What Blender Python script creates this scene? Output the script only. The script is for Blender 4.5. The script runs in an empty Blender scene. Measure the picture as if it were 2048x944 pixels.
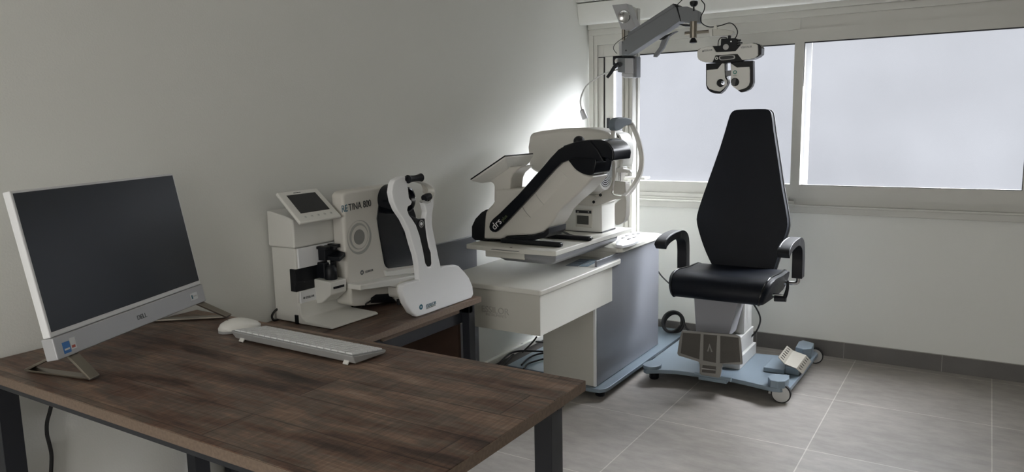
import bpy, bmesh, math, random
from mathutils import Vector, Matrix
random.seed(7)
S = bpy.context.scene
COL = S.collection
PI = math.pi
# ------------------------------------------------------------------ camera
F_PX = 1506.57
YAW, PITCH, ROLL = 0.564212, 0.148331, -0.0201494
CAM = Vector((2.0714, -4.1756, 1.26))
_f = Vector((-math.sin(YAW)*math.cos(PITCH), math.cos(YAW)*math.cos(PITCH), -math.sin(PITCH)))
_r0 = Vector((math.cos(YAW), math.sin(YAW), 0)); _u0 = _r0.cross(_f)
_c, _s = math.cos(ROLL), math.sin(ROLL)
RT = _r0*_c + _u0*_s; UP = _u0*_c - _r0*_s; FW = _f
cd = bpy.data.cameras.new('camera'); cam = bpy.data.objects.new('camera', cd); COL.objects.link(cam)
cd.sensor_width = 36; cd.lens = 36*F_PX/2048; cd.clip_start = 0.05
m = Matrix((RT, UP, -FW)).transposed().to_4x4(); m.translation = CAM; cam.matrix_world = m
S.camera = cam
# measured points: where the sight line of a photo point meets a real plane of the room
def ray(px, py): return RT*((px-1024)/F_PX) - UP*((py-472)/F_PX) + FW
def on(px, py, p0, n):
    d = ray(px, py); n = Vector(n); return CAM + d*((Vector(p0)-CAM).dot(n)/d.dot(n))
def ax(px, py, x): return on(px, py, (x, 0, 0), (1, 0, 0))
def ay(px, py, y): return on(px, py, (0, y, 0), (0, 1, 0))
def az(px, py, z): return on(px, py, (0, 0, z), (0, 0, 1))
# ------------------------------------------------------------------ materials
def mat(name, col, rough=.5, metal=0., var=.05, vscale=12., bump=0., bscale=60., spec=.5, coat=0., emit=None, es=0.):
    M = bpy.data.materials.new(name); M.use_nodes = True
    nt = M.node_tree; N = nt.nodes; L = nt.links; b = N['Principled BSDF']
    b.inputs['Roughness'].default_value = rough; b.inputs['Metallic'].default_value = metal
    b.inputs['Specular IOR Level'].default_value = spec; b.inputs['Coat Weight'].default_value = coat
    tc = N.new('ShaderNodeTexCoord')
    no = N.new('ShaderNodeTexNoise'); no.inputs['Scale'].default_value = vscale; no.inputs['Detail'].default_value = 3
    L.new(tc.outputs['Object'], no.inputs['Vector'])
    mx = N.new('ShaderNodeMix'); mx.data_type = 'RGBA'
    mx.inputs[6].default_value = (*[c*(1-var) for c in col], 1); mx.inputs[7].default_value = (*[min(1, c*(1+var)) for c in col], 1)
    L.new(no.outputs['Fac'], mx.inputs[0]); L.new(mx.outputs[2], b.inputs['Base Color'])
    if bump:
        n2 = N.new('ShaderNodeTexNoise'); n2.inputs['Scale'].default_value = bscale; n2.inputs['Detail'].default_value = 4
        L.new(tc.outputs['Object'], n2.inputs['Vector'])
        bp = N.new('ShaderNodeBump'); bp.inputs['Strength'].default_value = bump; bp.inputs['Distance'].default_value = .004
        L.new(n2.outputs['Fac'], bp.inputs['Height']); L.new(bp.outputs['Normal'], b.inputs['Normal'])
    if emit:
        b.inputs['Emission Color'].default_value = (*emit, 1); b.inputs['Emission Strength'].default_value = es
    return M
def srgb(r, g, b):
    f = lambda c: (c/255/12.92 if c/255 < .04045 else ((c/255+.055)/1.055)**2.4)
    return (f(r), f(g), f(b))
WALL = mat('wall_paint', (.76, .765, .735), .75, var=.015, vscale=2, bump=.12, bscale=180)
CEIL = mat('ceiling_paint', (.7, .69, .65), .8, var=.01)
ALU = mat('window_aluminium', (.56, .555, .52), .42, var=.02)
WHITE = mat('white_plastic', (.74, .735, .70), .38, var=.02)
PURE = mat('bright_white_plastic', (.82, .83, .85), .32, var=.01)
CREAM = mat('cream_plastic', (.62, .60, .555), .4, var=.02)
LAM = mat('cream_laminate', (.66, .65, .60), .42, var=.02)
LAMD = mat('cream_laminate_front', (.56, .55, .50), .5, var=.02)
GREYP = mat('grey_laminate_panel', (.19, .197, .222), .30, var=.03, vscale=30)
GREYT = mat('grey_tray_plastic', (.24, .245, .26), .4, var=.03)
BLUE = mat('blue_grey_metal', (.21, .265, .315), .38, metal=.25, var=.03)
BLACK = mat('black_plastic', (.005, .006, .009), .42, var=.1, spec=.35)
GLOSSB = mat('gloss_black', (.003, .004, .007), .2, var=.1, spec=.35)
RUBBER = mat('black_rubber', (.014, .014, .015), .7, var=.1)
STEELB = mat('black_powder_coat', (.012, .014, .02), .45, var=.1)
LEATHER = mat('black_leatherette', (.0022, .004, .0090), .46, var=.15, bump=.15, bscale=350, spec=.22)
CHROME = mat('chrome', (.6, .6, .6), .2, metal=1.)
STEEL = mat('brushed_steel', (.30, .27, .23), .35, metal=1.)
GREYM = mat('grey_painted_metal', (.20, .21, .225), .45, metal=.2, var=.03)
SILV = mat('silver_painted_metal', (.46, .465, .485), .4, metal=.35, var=.02)
LGREY = mat('light_grey_plastic', (.50, .50, .49), .4, var=.02)
PEDG = mat('pedestal_grey', (.36, .36, .385), .45, var=.02)
FOOTG = mat('cast_grey_footrest', (.29, .28, .265), .42, metal=.5, var=.05)
FOOTD = mat('dark_rubber_insert', (.085, .078, .07), .7, var=.06, bump=.4, bscale=300)
PERF = mat('cream_metal', (.36, .34, .29), .45, var=.03)
SLOT = mat('slot_dark', (.05, .045, .04), .6)
KEYG = mat('key_grey', (.74, .75, .76), .45, var=.01)
KBD = mat('keyboard_grey', (.38, .385, .385), .45, var=.02)
TEXTG = mat('print_grey', (.12, .13, .14), .6)
TEXTW = mat('print_white', (.7, .7, .7), .5)
TEXTB = mat('print_teal', (.02, .12, .18), .6)
TEXTD = mat('print_dark', (.02, .022, .03), .6)
LOGOG = mat('ring_grey', (.36, .36, .34), .5)
LOGOD = mat('disc_grey', (.22, .22, .21), .5)
EMBOSS = mat('embossed_letter', (.40, .39, .355), .5)
SCREEN = mat('screen_black', (.010, .015, .024), .28, var=.05, spec=.5)
SMSCR = mat('small_screen_black', (.02, .021, .024), .3)
LCDG = mat('lcd_grey', (.07, .07, .065), .4)
TRUNK = mat('white_trunking', (.72, .71, .67), .45)
STICKB = mat('sticker_blue', (.03, .17, .5), .4)
STICKW = mat('sticker_white', (.7, .72, .73), .4)
STICKR = mat('sticker_red', (.45, .08, .05), .4)
GREEN = mat('green_mark', (.02, .22, .17), .5)
LENS = mat('lens_glass', (.02, .02, .025), .06, coat=1.)
LAMPR = mat('lamp_reflector', (.14, .12, .11), .3, metal=.9)
CARD = mat('printed_card', (.04, .06, .09), .35)
CARDL = mat('printed_card_blue', (.12, .2, .27), .35)
GROUT = mat('joint_grout', (.38, .37, .34), .8)
FILL_GLOW = mat('ceiling_fill_glow', (.9, .9, .9), .5, emit=(1, .96, .9), es=4.0)  # glow of the added ceiling fill light

def pane_mat(name, strength, tint=(.86, .90, 1.0), clear=0.):
    M = bpy.data.materials.new(name); M.use_nodes = True
    nt = M.node_tree; N = nt.nodes; L = nt.links; b = N['Principled BSDF']; out = N['Material Output']
    b.inputs['Base Color'].default_value = (.1, .1, .11, 1); b.inputs['Roughness'].default_value = .35
    tc = N.new('ShaderNodeTexCoord'); no = N.new('ShaderNodeTexNoise'); no.inputs['Scale'].default_value = 1.6; no.inputs['Detail'].default_value = 2
    L.new(tc.outputs['Object'], no.inputs['Vector'])
    mr = N.new('ShaderNodeMapRange'); mr.inputs[1].default_value = .3; mr.inputs[2].default_value = .7
    mr.inputs[3].default_value = strength*.86; mr.inputs[4].default_value = strength*1.12
    L.new(no.outputs['Fac'], mr.inputs[0])
    b.inputs['Emission Color'].default_value = (*tint, 1); L.new(mr.outputs[0], b.inputs['Emission Strength'])
    if clear:       # thin milky film: part of the daylight passes straight through
        tr = N.new('ShaderNodeBsdfTransparent'); mx = N.new('ShaderNodeMixShader'); mx.inputs[0].default_value = clear
        L.new(b.outputs[0], mx.inputs[1]); L.new(tr.outputs[0], mx.inputs[2]); L.new(mx.outputs[0], out.inputs['Surface'])
    return M
PANE = pane_mat('frosted_daylight_glass', .47, clear=.55)
PANE_FILL = pane_mat('added_fill_pane', 3.5, (1.0, .98, .94))  # glow of the added window behind the viewer, used as fill
PANE_CLEAR = PANE

def floor_mat():
    M = bpy.data.materials.new('stone_tile_floor'); M.use_nodes = True
    nt = M.node_tree; N = nt.nodes; L = nt.links; b = N['Principled BSDF']
    tc = N.new('ShaderNodeTexCoord'); mp = N.new('ShaderNodeMapping')
    mp.inputs['Location'].default_value = (-.345+.602*4, .065+.602*14, 0)
    L.new(tc.outputs['Object'], mp.inputs[0])
    br = N.new('ShaderNodeTexBrick'); br.offset = 0; br.squash = 1
    for k, v in (('Scale', 1.), ('Mortar Size', .0026), ('Mortar Smooth', .3), ('Bias', 0.), ('Brick Width', .602), ('Row Height', .602)): br.inputs[k].default_value = v
    br.inputs['Color1'].default_value = (.325, .300, .275, 1); br.inputs['Color2'].default_value = (.37, .345, .32, 1)
    br.inputs['Mortar'].default_value = (.54, .52, .475, 1)
    L.new(mp.outputs[0], br.inputs['Vector'])
    m2 = N.new('ShaderNodeMapping'); m2.inputs['Scale'].default_value = (7, 16, 1); L.new(tc.outputs['Object'], m2.inputs[0])
    n1 = N.new('ShaderNodeTexNoise'); n1.inputs['Scale'].default_value = 1.3; n1.inputs['Detail'].default_value = 8; n1.inputs['Roughness'].default_value = .65
    L.new(m2.outputs[0], n1.inputs['Vector'])
    n2 = N.new('ShaderNodeTexNoise'); n2.inputs['Scale'].default_value = 2.2; n2.inputs['Detail'].default_value = 5
    L.new(tc.outputs['Object'], n2.inputs['Vector'])
    def mrange(src, a, bb):
        r = N.new('ShaderNodeMapRange'); r.inputs[1].default_value = .3; r.inputs[2].default_value = .7; r.inputs[3].default_value = a; r.inputs[4].default_value = bb
        L.new(src, r.inputs[0]); return r.outputs[0]
    a = N.new('ShaderNodeMath'); a.operation = 'MULTIPLY'; L.new(mrange(n1.outputs['Fac'], .84, 1.15), a.inputs[0]); L.new(mrange(n2.outputs['Fac'], .88, 1.12), a.inputs[1])
    vm = N.new('ShaderNodeVectorMath'); vm.operation = 'SCALE'; L.new(br.outputs['Color'], vm.inputs[0]); L.new(a.outputs[0], vm.inputs['Scale'])
    L.new(vm.outputs[0], b.inputs['Base Color'])
    b.inputs['Roughness'].default_value = .48
    bp = N.new('ShaderNodeBump'); bp.inputs['Strength'].default_value = .25; bp.inputs['Distance'].default_value = .002
    sb = N.new('ShaderNodeMath'); sb.operation = 'SUBTRACT'; L.new(n1.outputs['Fac'], sb.inputs[0]); L.new(br.outputs['Fac'], sb.inputs[1])
    L.new(sb.outputs[0], bp.inputs['Height']); L.new(bp.outputs['Normal'], b.inputs['Normal'])
    return M
FLOOR = floor_mat()
def base_mat():
    return mat('stone_baseboard_tile', (.135, .128, .122), .5, var=.18, vscale=9)
BASEM = base_mat()

def wood_mat(name, along='x', tone=1.0):
    M = bpy.data.materials.new(name); M.use_nodes = True
    nt = M.node_tree; N = nt.nodes; L = nt.links; b = N['Principled BSDF']
    tc = N.new('ShaderNodeTexCoord'); mp = N.new('ShaderNodeMapping')
    if along == 'y': mp.inputs['Rotation'].default_value = (0, 0, PI/2)
    L.new(tc.outputs['Object'], mp.inputs[0])
    def mapped(sc):
        q = N.new('ShaderNodeMapping'); q.inputs['Scale'].default_value = sc; L.new(mp.outputs[0], q.inputs[0]); return q.outputs[0]
    def noise(vec, s, d=5, r=.6):
        n = N.new('ShaderNodeTexNoise'); n.inputs['Scale'].default_value = s; n.inputs['Detail'].default_value = d; n.inputs['Roughness'].default_value = r
        L.new(vec, n.inputs['Vector']); return n.outputs['Fac']
    def rng(src, a, bb, lo=.3, hi=.7):
        r = N.new('ShaderNodeMapRange'); r.inputs[1].default_value = lo; r.inputs[2].default_value = hi; r.inputs[3].default_value = a; r.inputs[4].default_value = bb
        L.new(src, r.inputs[0]); return r.outputs[0]
    br = N.new('ShaderNodeTexBrick'); br.offset = .37; br.offset_frequency = 2
    for k, v in (('Scale', 1.), ('Mortar Size', .0022), ('Mortar Smooth', .5), ('Bias', 0.), ('Brick Width', 1.15), ('Row Height', .118)): br.inputs[k].default_value = v
    br.inputs['Color1'].default_value = (0, 0, 0, 1); br.inputs['Color2'].default_value = (1, 1, 1, 1); br.inputs['Mortar'].default_value = (.5, .5, .5, 1)
    mo = N.new('ShaderNodeMapping'); mo.inputs['Location'].default_value = (5.13, 5.02, 5); L.new(mp.outputs[0], mo.inputs[0])
    L.new(mo.outputs[0], br.inputs['Vector'])
    sep = N.new('ShaderNodeSeparateColor'); L.new(br.outputs['Color'], sep.inputs[0])
    big = noise(mapped((1.7, 7.5, 7.5)), 1.5, 7, .64)
    mixf = N.new('ShaderNodeMath'); mixf.operation = 'MULTIPLY_ADD'; L.new(sep.outputs[0], mixf.inputs[0]); mixf.inputs[1].default_value = .36; L.new(rng(big, -.18, .82, .30, .70), mixf.inputs[2])
    cr = N.new('ShaderNodeValToRGB'); e = cr.color_ramp.elements
    t = tone*1.5
    e[0].position = 0.; e[0].color = (.020*t, .0135*t, .0105*t, 1)
    e[1].position = 1.; e[1].color = (.205*t, .155*t, .122*t, 1)
    for p, c in ((.22, (.046, .028, .022)), (.40, (.096, .055, .039)), (.55, (.094, .072, .058)), (.72, (.152, .098, .070))):
        x = e.new(p); x.color = (c[0]*t, c[1]*t, c[2]*t, 1)
    L.new(mixf.outputs[0], cr.inputs[0])
    grain = noise(mapped((7, 120, 120)), 1., 5, .7)
    saw = noise(mapped((150, 7, 7)), 1., 3, .6)
    g1 = N.new('ShaderNodeMath'); g1.operation = 'MULTIPLY'; L.new(rng(grain, .72, 1.28), g1.inputs[0]); L.new(rng(saw, .74, 1.26), g1.inputs[1])
    vm = N.new('ShaderNodeVectorMath'); vm.operation = 'SCALE'; L.new(cr.outputs[0], vm.inputs[0]); L.new(g1.outputs[0], vm.inputs['Scale'])
    dk = N.new('ShaderNodeMapRange'); dk.inputs[3].default_value = 1; dk.inputs[4].default_value = .5; L.new(br.outputs['Fac'], dk.inputs[0])
    v2 = N.new('ShaderNodeVectorMath'); v2.operation = 'SCALE'; L.new(vm.outputs[0], v2.inputs[0]); L.new(dk.outputs[0], v2.inputs['Scale'])
    L.new(v2.outputs[0], b.inputs['Base Color'])
    b.inputs['Roughness'].default_value = .5; b.inputs['Specular IOR Level'].default_value = .35
    bp = N.new('ShaderNodeBump'); bp.inputs['Strength'].default_value = .3; bp.inputs['Distance'].default_value = .0015
    ad = N.new('ShaderNodeMath'); ad.operation = 'ADD'; L.new(grain, ad.inputs[0]); L.new(saw, ad.inputs[1])
    L.new(ad.outputs[0], bp.inputs['Height']); L.new(bp.outputs['Normal'], b.inputs['Normal'])
    return M
WOOD = wood_mat('reclaimed_oak_laminate'); WOODY = wood_mat('reclaimed_oak_laminate_return', 'y', .85)
WEDGE = mat('sawn_edge_band', (.165, .118, .086), .6, var=.4, vscale=160)
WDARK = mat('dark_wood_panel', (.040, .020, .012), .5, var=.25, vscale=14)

# ------------------------------------------------------------------ mesh builder
class MB:
    def __init__(s): s.bm = bmesh.new()
    def box(s, a, b, R=None, c=None):
        a = Vector(a); b = Vector(b); vs = []
        for i in range(8):
            v = Vector((b.x if i & 1 else a.x, b.y if i & 2 else a.y, b.z if i & 4 else a.z)); vs.append(v)
        if R is not None:
            c = (a+b)/2 if c is None else Vector(c); vs = [R @ (v-c) + c for v in vs]
        V = [s.bm.verts.new(v) for v in vs]
        for f in ((0, 2, 3, 1), (4, 5, 7, 6), (0, 1, 5, 4), (2, 6, 7, 3), (0, 4, 6, 2), (1, 3, 7, 5)): s.bm.faces.new([V[i] for i in f])
        return s
    def prism(s, pts, ext):
        ext = Vector(ext); A = [s.bm.verts.new(Vector(p)) for p in pts]; B = [s.bm.verts.new(Vector(p)+ext) for p in pts]
        n = len(A); s.bm.faces.new(A[::-1]); s.bm.faces.new(B)
        for i in range(n): s.bm.faces.new((A[i], A[(i+1) % n], B[(i+1) % n], B[i]))
        return s
    def loft(s, rings, caps=True, closed=True):
        R = [[s.bm.verts.new(Vector(p)) for p in r] for r in rings]
        n = len(R[0])
        for a, b in zip(R, R[1:]):
            for i in range(n if closed else n-1): s.bm.faces.new((a[i], a[(i+1) % n], b[(i+1) % n], b[i]))
        if caps: s.bm.faces.new(R[0][::-1]); s.bm.faces.new(R[-1])
        return s
    def cyl(s, a, b, r1, r2=None, n=28, caps=True):
        a = Vector(a); b = Vector(b); r2 = r1 if r2 is None else r2
        d = (b-a).normalized(); u = d.orthogonal().normalized(); w = d.cross(u)
        ring = lambda c, r: [c+(u*math.cos(2*PI*i/n)+w*math.sin(2*PI*i/n))*r for i in range(n)]
        return s.loft([ring(a, r1), ring(b, r2)], caps)
    def lathe(s, a, d, prof, n=32):            # prof: (distance along d, radius)
        a = Vector(a); d = Vector(d).normalized(); u = d.orthogonal().normalized(); w = d.cross(u)
        rings = [[a+d*t+(u*math.cos(2*PI*i/n)+w*math.sin(2*PI*i/n))*max(r, 1e-5) for i in range(n)] for t, r in prof]
        return s.loft(rings)
    def tube(s, path, r, n=10, sm=6, closed=False):
        P = spline([Vector(p) for p in path], sm, closed) if sm else [Vector(p) for p in path]
        up = None; rings = []
        for i, p in enumerate(P):
            if closed: t = (P[(i+1) % len(P)]-P[i-1]).normalized()
            else: t = (P[min(i+1, len(P)-1)]-P[max(i-1, 0)]).normalized()
            if up is None: up = t.orthogonal().normalized()
            up = (up - t*up.dot(t)).normalized(); w = t.cross(up)
            rr = r(i/(len(P)-1)) if callable(r) else r
            rings.append([p+(up*math.cos(2*PI*k/n)+w*math.sin(2*PI*k/n))*rr for k in range(n)])
        if closed: rings.append(rings[0]); 
        return s.loft(rings, caps=not closed)
    def sweep(s, path, wdir, w, t, sm=6):      # rectangular section swept along a path
        P = spline([Vector(p) for p in path], sm) if sm else [Vector(p) for p in path]
        wd = Vector(wdir).normalized(); rings = []
        for i, p in enumerate(P):
            tg = (P[min(i+1, len(P)-1)]-P[max(i-1, 0)]).normalized(); nn = tg.cross(wd).normalized()
            f = i/(len(P)-1); ww = w(f) if callable(w) else w; tt = t(f) if callable(t) else t
            rings.append([p+wd*ww/2+nn*tt/2, p-wd*ww/2+nn*tt/2, p-wd*ww/2-nn*tt/2, p+wd*ww/2-nn*tt/2])
        return s.loft(rings)
    def clampz(s, z):
        for v in s.bm.verts: v.co.z = max(v.co.z, z)
        return s
    def clampy(s, y):
        for v in s.bm.verts: v.co.y = max(v.co.y, y)
        return s
    def ball(s, c, r, R=None, n=20):
        r = Vector((r, r, r)) if isinstance(r, (int, float)) else Vector(r)
        res = bmesh.ops.create_uvsphere(s.bm, u_segments=n, v_segments=n//2+2, radius=1)
        for v in res['verts']:
            q = Vector((v.co.x*r.x, v.co.y*r.y, v.co.z*r.z)); v.co = (R @ q if R is not None else q)+Vector(c)
        return s
    def build(s, name, material, parent=None, bevel=0., seg=3, ang=40, loc=None, sub=0):
        bm = s.bm
        bmesh.ops.recalc_face_normals(bm, faces=bm.faces)
        off = OFF.get(parent, Vector()) if parent else (Vector(loc) if loc is not None else Vector())
        for v in bm.verts: v.co -= off
        for f in bm.faces: f.smooth = True
        lim = math.radians(ang)
        for e in bm.edges:
            if len(e.link_faces) != 2 or e.calc_face_angle(0) > lim: e.smooth = False
        me = bpy.data.meshes.new(name); bm.to_mesh(me); bm.free()
        me.materials.append(material)
        o = bpy.data.objects.new(name, me); COL.objects.link(o)
        if parent: o.parent = parent; OFF[o] = off
        else: o.location = off; OFF[o] = off
        if bevel:
            for e in me.edges: e.use_edge_sharp = False
            md = o.modifiers.new('bevel', 'BEVEL'); md.width = bevel; md.segments = seg; md.limit_method = 'ANGLE'; md.angle_limit = math.radians(32); md.harden_normals = True; md.use_clamp_overlap = True
        if sub:
            md = o.modifiers.new('sub', 'SUBSURF'); md.levels = sub; md.render_levels = sub
        return o
OFF = {}
def spline(P, k=6, closed=False):
    out = []; n = len(P)
    rngn = n if closed else n-1
    for i in range(rngn):
        g = lambda j: P[j % n] if closed else P[max(0, min(n-1, j))]
        p0, p1, p2, p3 = g(i-1), g(i), g(i+1), g(i+2)
        for q in range(k):
            t = q/k
            out.append(0.5*((2*p1)+(p2-p0)*t+(2*p0-5*p1+4*p2-p3)*t*t+(3*p1-p0-3*p2+p3)*t**3))
    if not closed: out.append(P[-1].copy())
    return out
def sm2(pts, k=4):   # smooth closed outline of photo points
    P = spline([Vector((a, b, 0)) for a, b in pts], k, True); return [(p.x, p.y) for p in P]
def tag(o, label, cat, group=None):
    o['label'] = label; o['category'] = cat
    if group: o['group'] = group
    return o
def thing(name, label, cat, loc, group=None):
    o = bpy.data.objects.new(name, None); COL.objects.link(o); o.location = loc; o.empty_display_size = .05
    OFF[o] = Vector(loc); return tag(o, label, cat, group)
def struct(name, mb, m, parent=None, **k):
    o = mb.build(name, m, parent, **k)
    if not parent: o['kind'] = 'structure'
    return o
def px_x(mb, pts, x, th): return mb.prism([ax(a, b, x) for a, b in pts], (-th, 0, 0))
def px_y(mb, pts, y, th): return mb.prism([ay(a, b, y) for a, b in pts], (0, th, 0))
def px_n(mb, pts, p0, n, th): n = Vector(n).normalized(); return mb.prism([on(a, b, p0, n) for a, b in pts], -n*th)
def text(s, width, origin, right, up, m, parent, name='lettering', depth=.0008, hscale=1., slant=0.):
    cu = bpy.data.curves.new('t', 'FONT'); cu.body = s; cu.size = 1; cu.extrude = 0
    if slant: cu.shear = slant
    ob = bpy.data.objects.new('t', cu); COL.objects.link(ob)
    dg = bpy.context.evaluated_depsgraph_get(); me = bpy.data.meshes.new_from_object(ob.evaluated_get(dg))
    bpy.data.objects.remove(ob); bpy.data.curves.remove(cu)
    xs = [v.co.x for v in me.vertices]; x0, x1 = min(xs), max(xs); k = width/(x1-x0)
    right = Vector(right).normalized(); up = Vector(up); up = (up-right*up.dot(right)).normalized(); n = right.cross(up)
    bm = bmesh.new(); bm.from_mesh(me); bpy.data.meshes.remove(me)
    r = bmesh.ops.extrude_face_region(bm, geom=list(bm.faces))
    for v in bm.verts: v.co.z = 0
    for e in r['geom']:
        if isinstance(e, bmesh.types.BMVert): e.co.z = 1
    for v in bm.verts:
        v.co = Vector(origin)+right*(v.co.x-x0)*k+up*v.co.y*k*hscale+n*(v.co.z*depth+.0002)
    mb = MB(); mb.bm.free(); mb.bm = bm
    return mb.build(name, m, parent)
X, Y, Z = Vector((1, 0, 0)), Vector((0, 1, 0)), Vector((0, 0, 1))
def ring_pts(c, n, r1, r2, u=None, k=32, a0=0, a1=2*PI):
    n = Vector(n).normalized(); u = n.orthogonal().normalized() if u is None else Vector(u); w = n.cross(u)
    pt = lambda r, t: Vector(c)+(u*math.cos(t)+w*math.sin(t))*r
    return [pt(r1, a0+(a1-a0)*i/k) for i in range(k+1)], [pt(r2, a0+(a1-a0)*i/k) for i in range(k+1)]
def annulus(mb, c, n, r1, r2, th=.001, k=40, a0=0, a1=2*PI):
    n = Vector(n).normalized(); A, B = ring_pts(c, n, r1, r2, None, k, a0, a1)
    full = abs(a1-a0-2*PI) < 1e-6
    for i in range(k): mb.prism([A[i], A[i+1], B[i+1], B[i]], n*th)
    return mb
def crescent(mb, c, n, R, r, off, th=.0008, k=44):
    n = Vector(n).normalized(); A, _ = ring_pts(c, n, R, R, None, k); B, _ = ring_pts(Vector(c)+off, n, r, r, None, k)
    for i in range(k): mb.prism([A[i], A[i+1], B[i+1], B[i]], n*th)
    return mb
# ================================================================== ROOM
RX, RY, RZ = 3.7, -6.4, 2.42
struct('floor', MB().box((-.1, RY-.1, -.1), (RX+.1, .15, 0)), FLOOR)
struct('ceiling', MB().box((-.1, RY-.1, RZ), (RX+.1, .15, RZ+.1)), CEIL)
struct('wall_left', MB().box((-.1, RY-.1, 0), (0, .15, RZ)), WALL)
# back wall with the window opening
WZ0, WZ1, WX0, WX1 = .80, 1.765, 0.0, 2.30
wb = MB()
wb.box((0, 0, 0), (RX, .12, WZ0)); wb.box((0, 0, WZ1), (RX, .12, RZ)); wb.box((WX1, 0, WZ0), (RX, .12, WZ1))
struct('wall_back', wb, WALL)
# plain right wall; the wall behind the viewer holds an added glowing window for fill
struct('wall_right', MB().box((RX, RY, 0), (RX+.1, 0, RZ)), WALL)
gx0, gx1, gz0, gz1 = .5, 2.3, .15, 2.15
wr = MB(); wr.box((-.1, RY-.1, 0), (gx0, RY, RZ)); wr.box((gx1, RY-.1, 0), (RX+.1, RY, RZ)); wr.box((gx0, RY-.1, 0), (gx1, RY, gz0)); wr.box((gx0, RY-.1, gz1), (gx1, RY, RZ))
struct('wall_front', wr, WALL)
w3 = MB()
for c0, c1, d0, d1 in ((gx0, gx1, gz0, gz0+.06), (gx0, gx1, gz1-.06, gz1), (gx0, gx0+.06, gz0, gz1), (gx1-.06, gx1, gz0, gz1), ((gx0+gx1)/2-.04, (gx0+gx1)/2+.04, gz0, gz1)): w3.box((c0, RY-.06, d0), (c1, RY+.01, d1))
w3o = struct('added_fill_window', w3, ALU)
MB().box((gx0+.05, RY-.03, gz0+.05), (gx1-.05, RY-.022, gz1-.05)).build('glass_pane', PANE_FILL, w3o)  # unseen glowing pane, added to light the room from behind the viewer

# window 1 (left sliding sash) and window 2 (right, one track nearer the room)
def xa(px, py=250, y=0): return ay(px, py, y).x
def frame(mb, x0, x1, z0, z1, y0, y1, l, r, bt, tp):   # stiles full height, rails butted between them
    mb.box((x0, y0, z0), (x0+l, y1, z1)); mb.box((x1-r, y0, z0), (x1, y1, z1))
    mb.box((x0+l, y0+.0006, z0), (x1-r, y1, z0+bt)); mb.box((x0+l, y0+.0006, z1-tp), (x1-r, y1, z1)); return mb
w1 = MB(); w1.box((.012, -.02, .80), (.0395, .06, 1.765))
frame(w1, .040, 1.2145, .80, 1.765, -.012, .043, .022, .004, .022, .056)
for c_ in ((.04, .80, 1.215, .902), (.04, 1.648, 1.215, 1.765), (.04, .902, .12, 1.648), (1.19, .902, 1.215, 1.648)): w1.box((c_[0], .0465, c_[1]), (c_[2], .06, c_[3]))
struct('window_1', w1, ALU)
w1o = bpy.data.objects['window_1']
yS = .005; xl, xr = xa(1192), 1.2140
sash = MB(); frame(sash, xl, xr, .8225, 1.7085, yS, yS+.04, xa(1206)-xl, .029, .0875, .0685)
sash.build('sash_frame', ALU, w1o)
MB().box((xl+.02, yS-.012, .8225), (xr-.03, yS, .846)).build('sash_lip', ALU, w1o, bevel=.002)
st = MB(); st.box((xa(1210), yS-.004, .91), (xa(1227), yS+.03, 1.64)); st.build('sash_stile', ALU, w1o, bevel=.002)
MB().box((xa(1206), yS+.012, .91), (xa(1210), yS+.02, 1.64)).build('seal', BLACK, w1o)
hb = MB(); a = ay(1218, 236, -.004); b_ = ay(1217, 291, -.004); hb.box((a.x-.008, -.022, b_.z), (a.x+.006, -.002, a.z)); hb.build('handle', BLACK, w1o, bevel=.003)
MB().box((xa(1225), yS+.018, .905), (1.20, yS+.026, 1.645)).build('glass_pane', PANE, w1o)
sg = MB(); sg.box((xa(1282)-.35, yS-.001, 1.6355), (1.186, yS+.01, 1.641)); sg.build('glazing_seal', BLACK, w1o)
w2 = MB(); y2 = -.022; xe = 2.30
frame(w2, 1.2155, xe, .80, 1.765, -.012, .043, .004, .02, .0375, .058)
for c_ in ((1.2155, .80, xe, .902), (1.2155, 1.648, xe, 1.765), (1.2155, .902, 1.262, 1.648), (2.22, .902, xe, 1.648)): w2.box((c_[0], .0465, c_[1]), (c_[2], .06, c_[3]))  # left backing strip widened past the stile to read as a bright highlight
w2o = struct('window_2', w2, ALU)
s_ = MB(); frame(s_, 1.193, 2.279, .838, 1.7065, y2, .030, .045, .067, .070, .0645); s_.build('sash_frame', ALU, w2o)
MB().box((1.236, y2+.012, .905), (2.215, y2+.02, 1.645)).build('glass_pane', PANE, w2o)
s2 = MB(); s2.box((1.238, y2+.002, 1.636), (2.212, y2+.011, 1.642)); s2.box((1.2375, y2+.004, 1.42), (1.2405, y2+.011, 1.64)); s2.box((1.238, y2+.002, .908), (2.212, y2+.011, .911)); s2.box((2.2095, y2+.002, .908), (2.212, y2+.011, 1.64))
s2.build('glazing_seal', BLACK, w2o)
# sill apron below the window
t = MB(); t.box((0, -.028, .762), (RX, 0, .806)); t.box((0, -.036, .794), (RX, -.028, .806)); struct('trim_1', t, ALU, bevel=.003)
# shutter box above the window and the bulkhead over it
t = MB(); prof = [(0, 1.845), (-.105, 1.818), (-.122, 1.820), (-.133, 1.832), (-.154, 1.936), (0, 1.936)]
t.prism([(0, y, z) for y, z in prof], (RX, 0, 0)); struct('trim_2', t, WALL, bevel=.006)
t = MB(); t.box((0, -.162, 1.942), (RX, 0, RZ)); struct('trim_3', t, WALL, bevel=.002)
t = MB(); t.box((0.012, -.022, 1.765), (RX, 0, 1.80)); t.box((0.012, -.034, 1.80), (RX, 0, 1.845)); struct('trim_4', t, ALU, bevel=.002)
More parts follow.
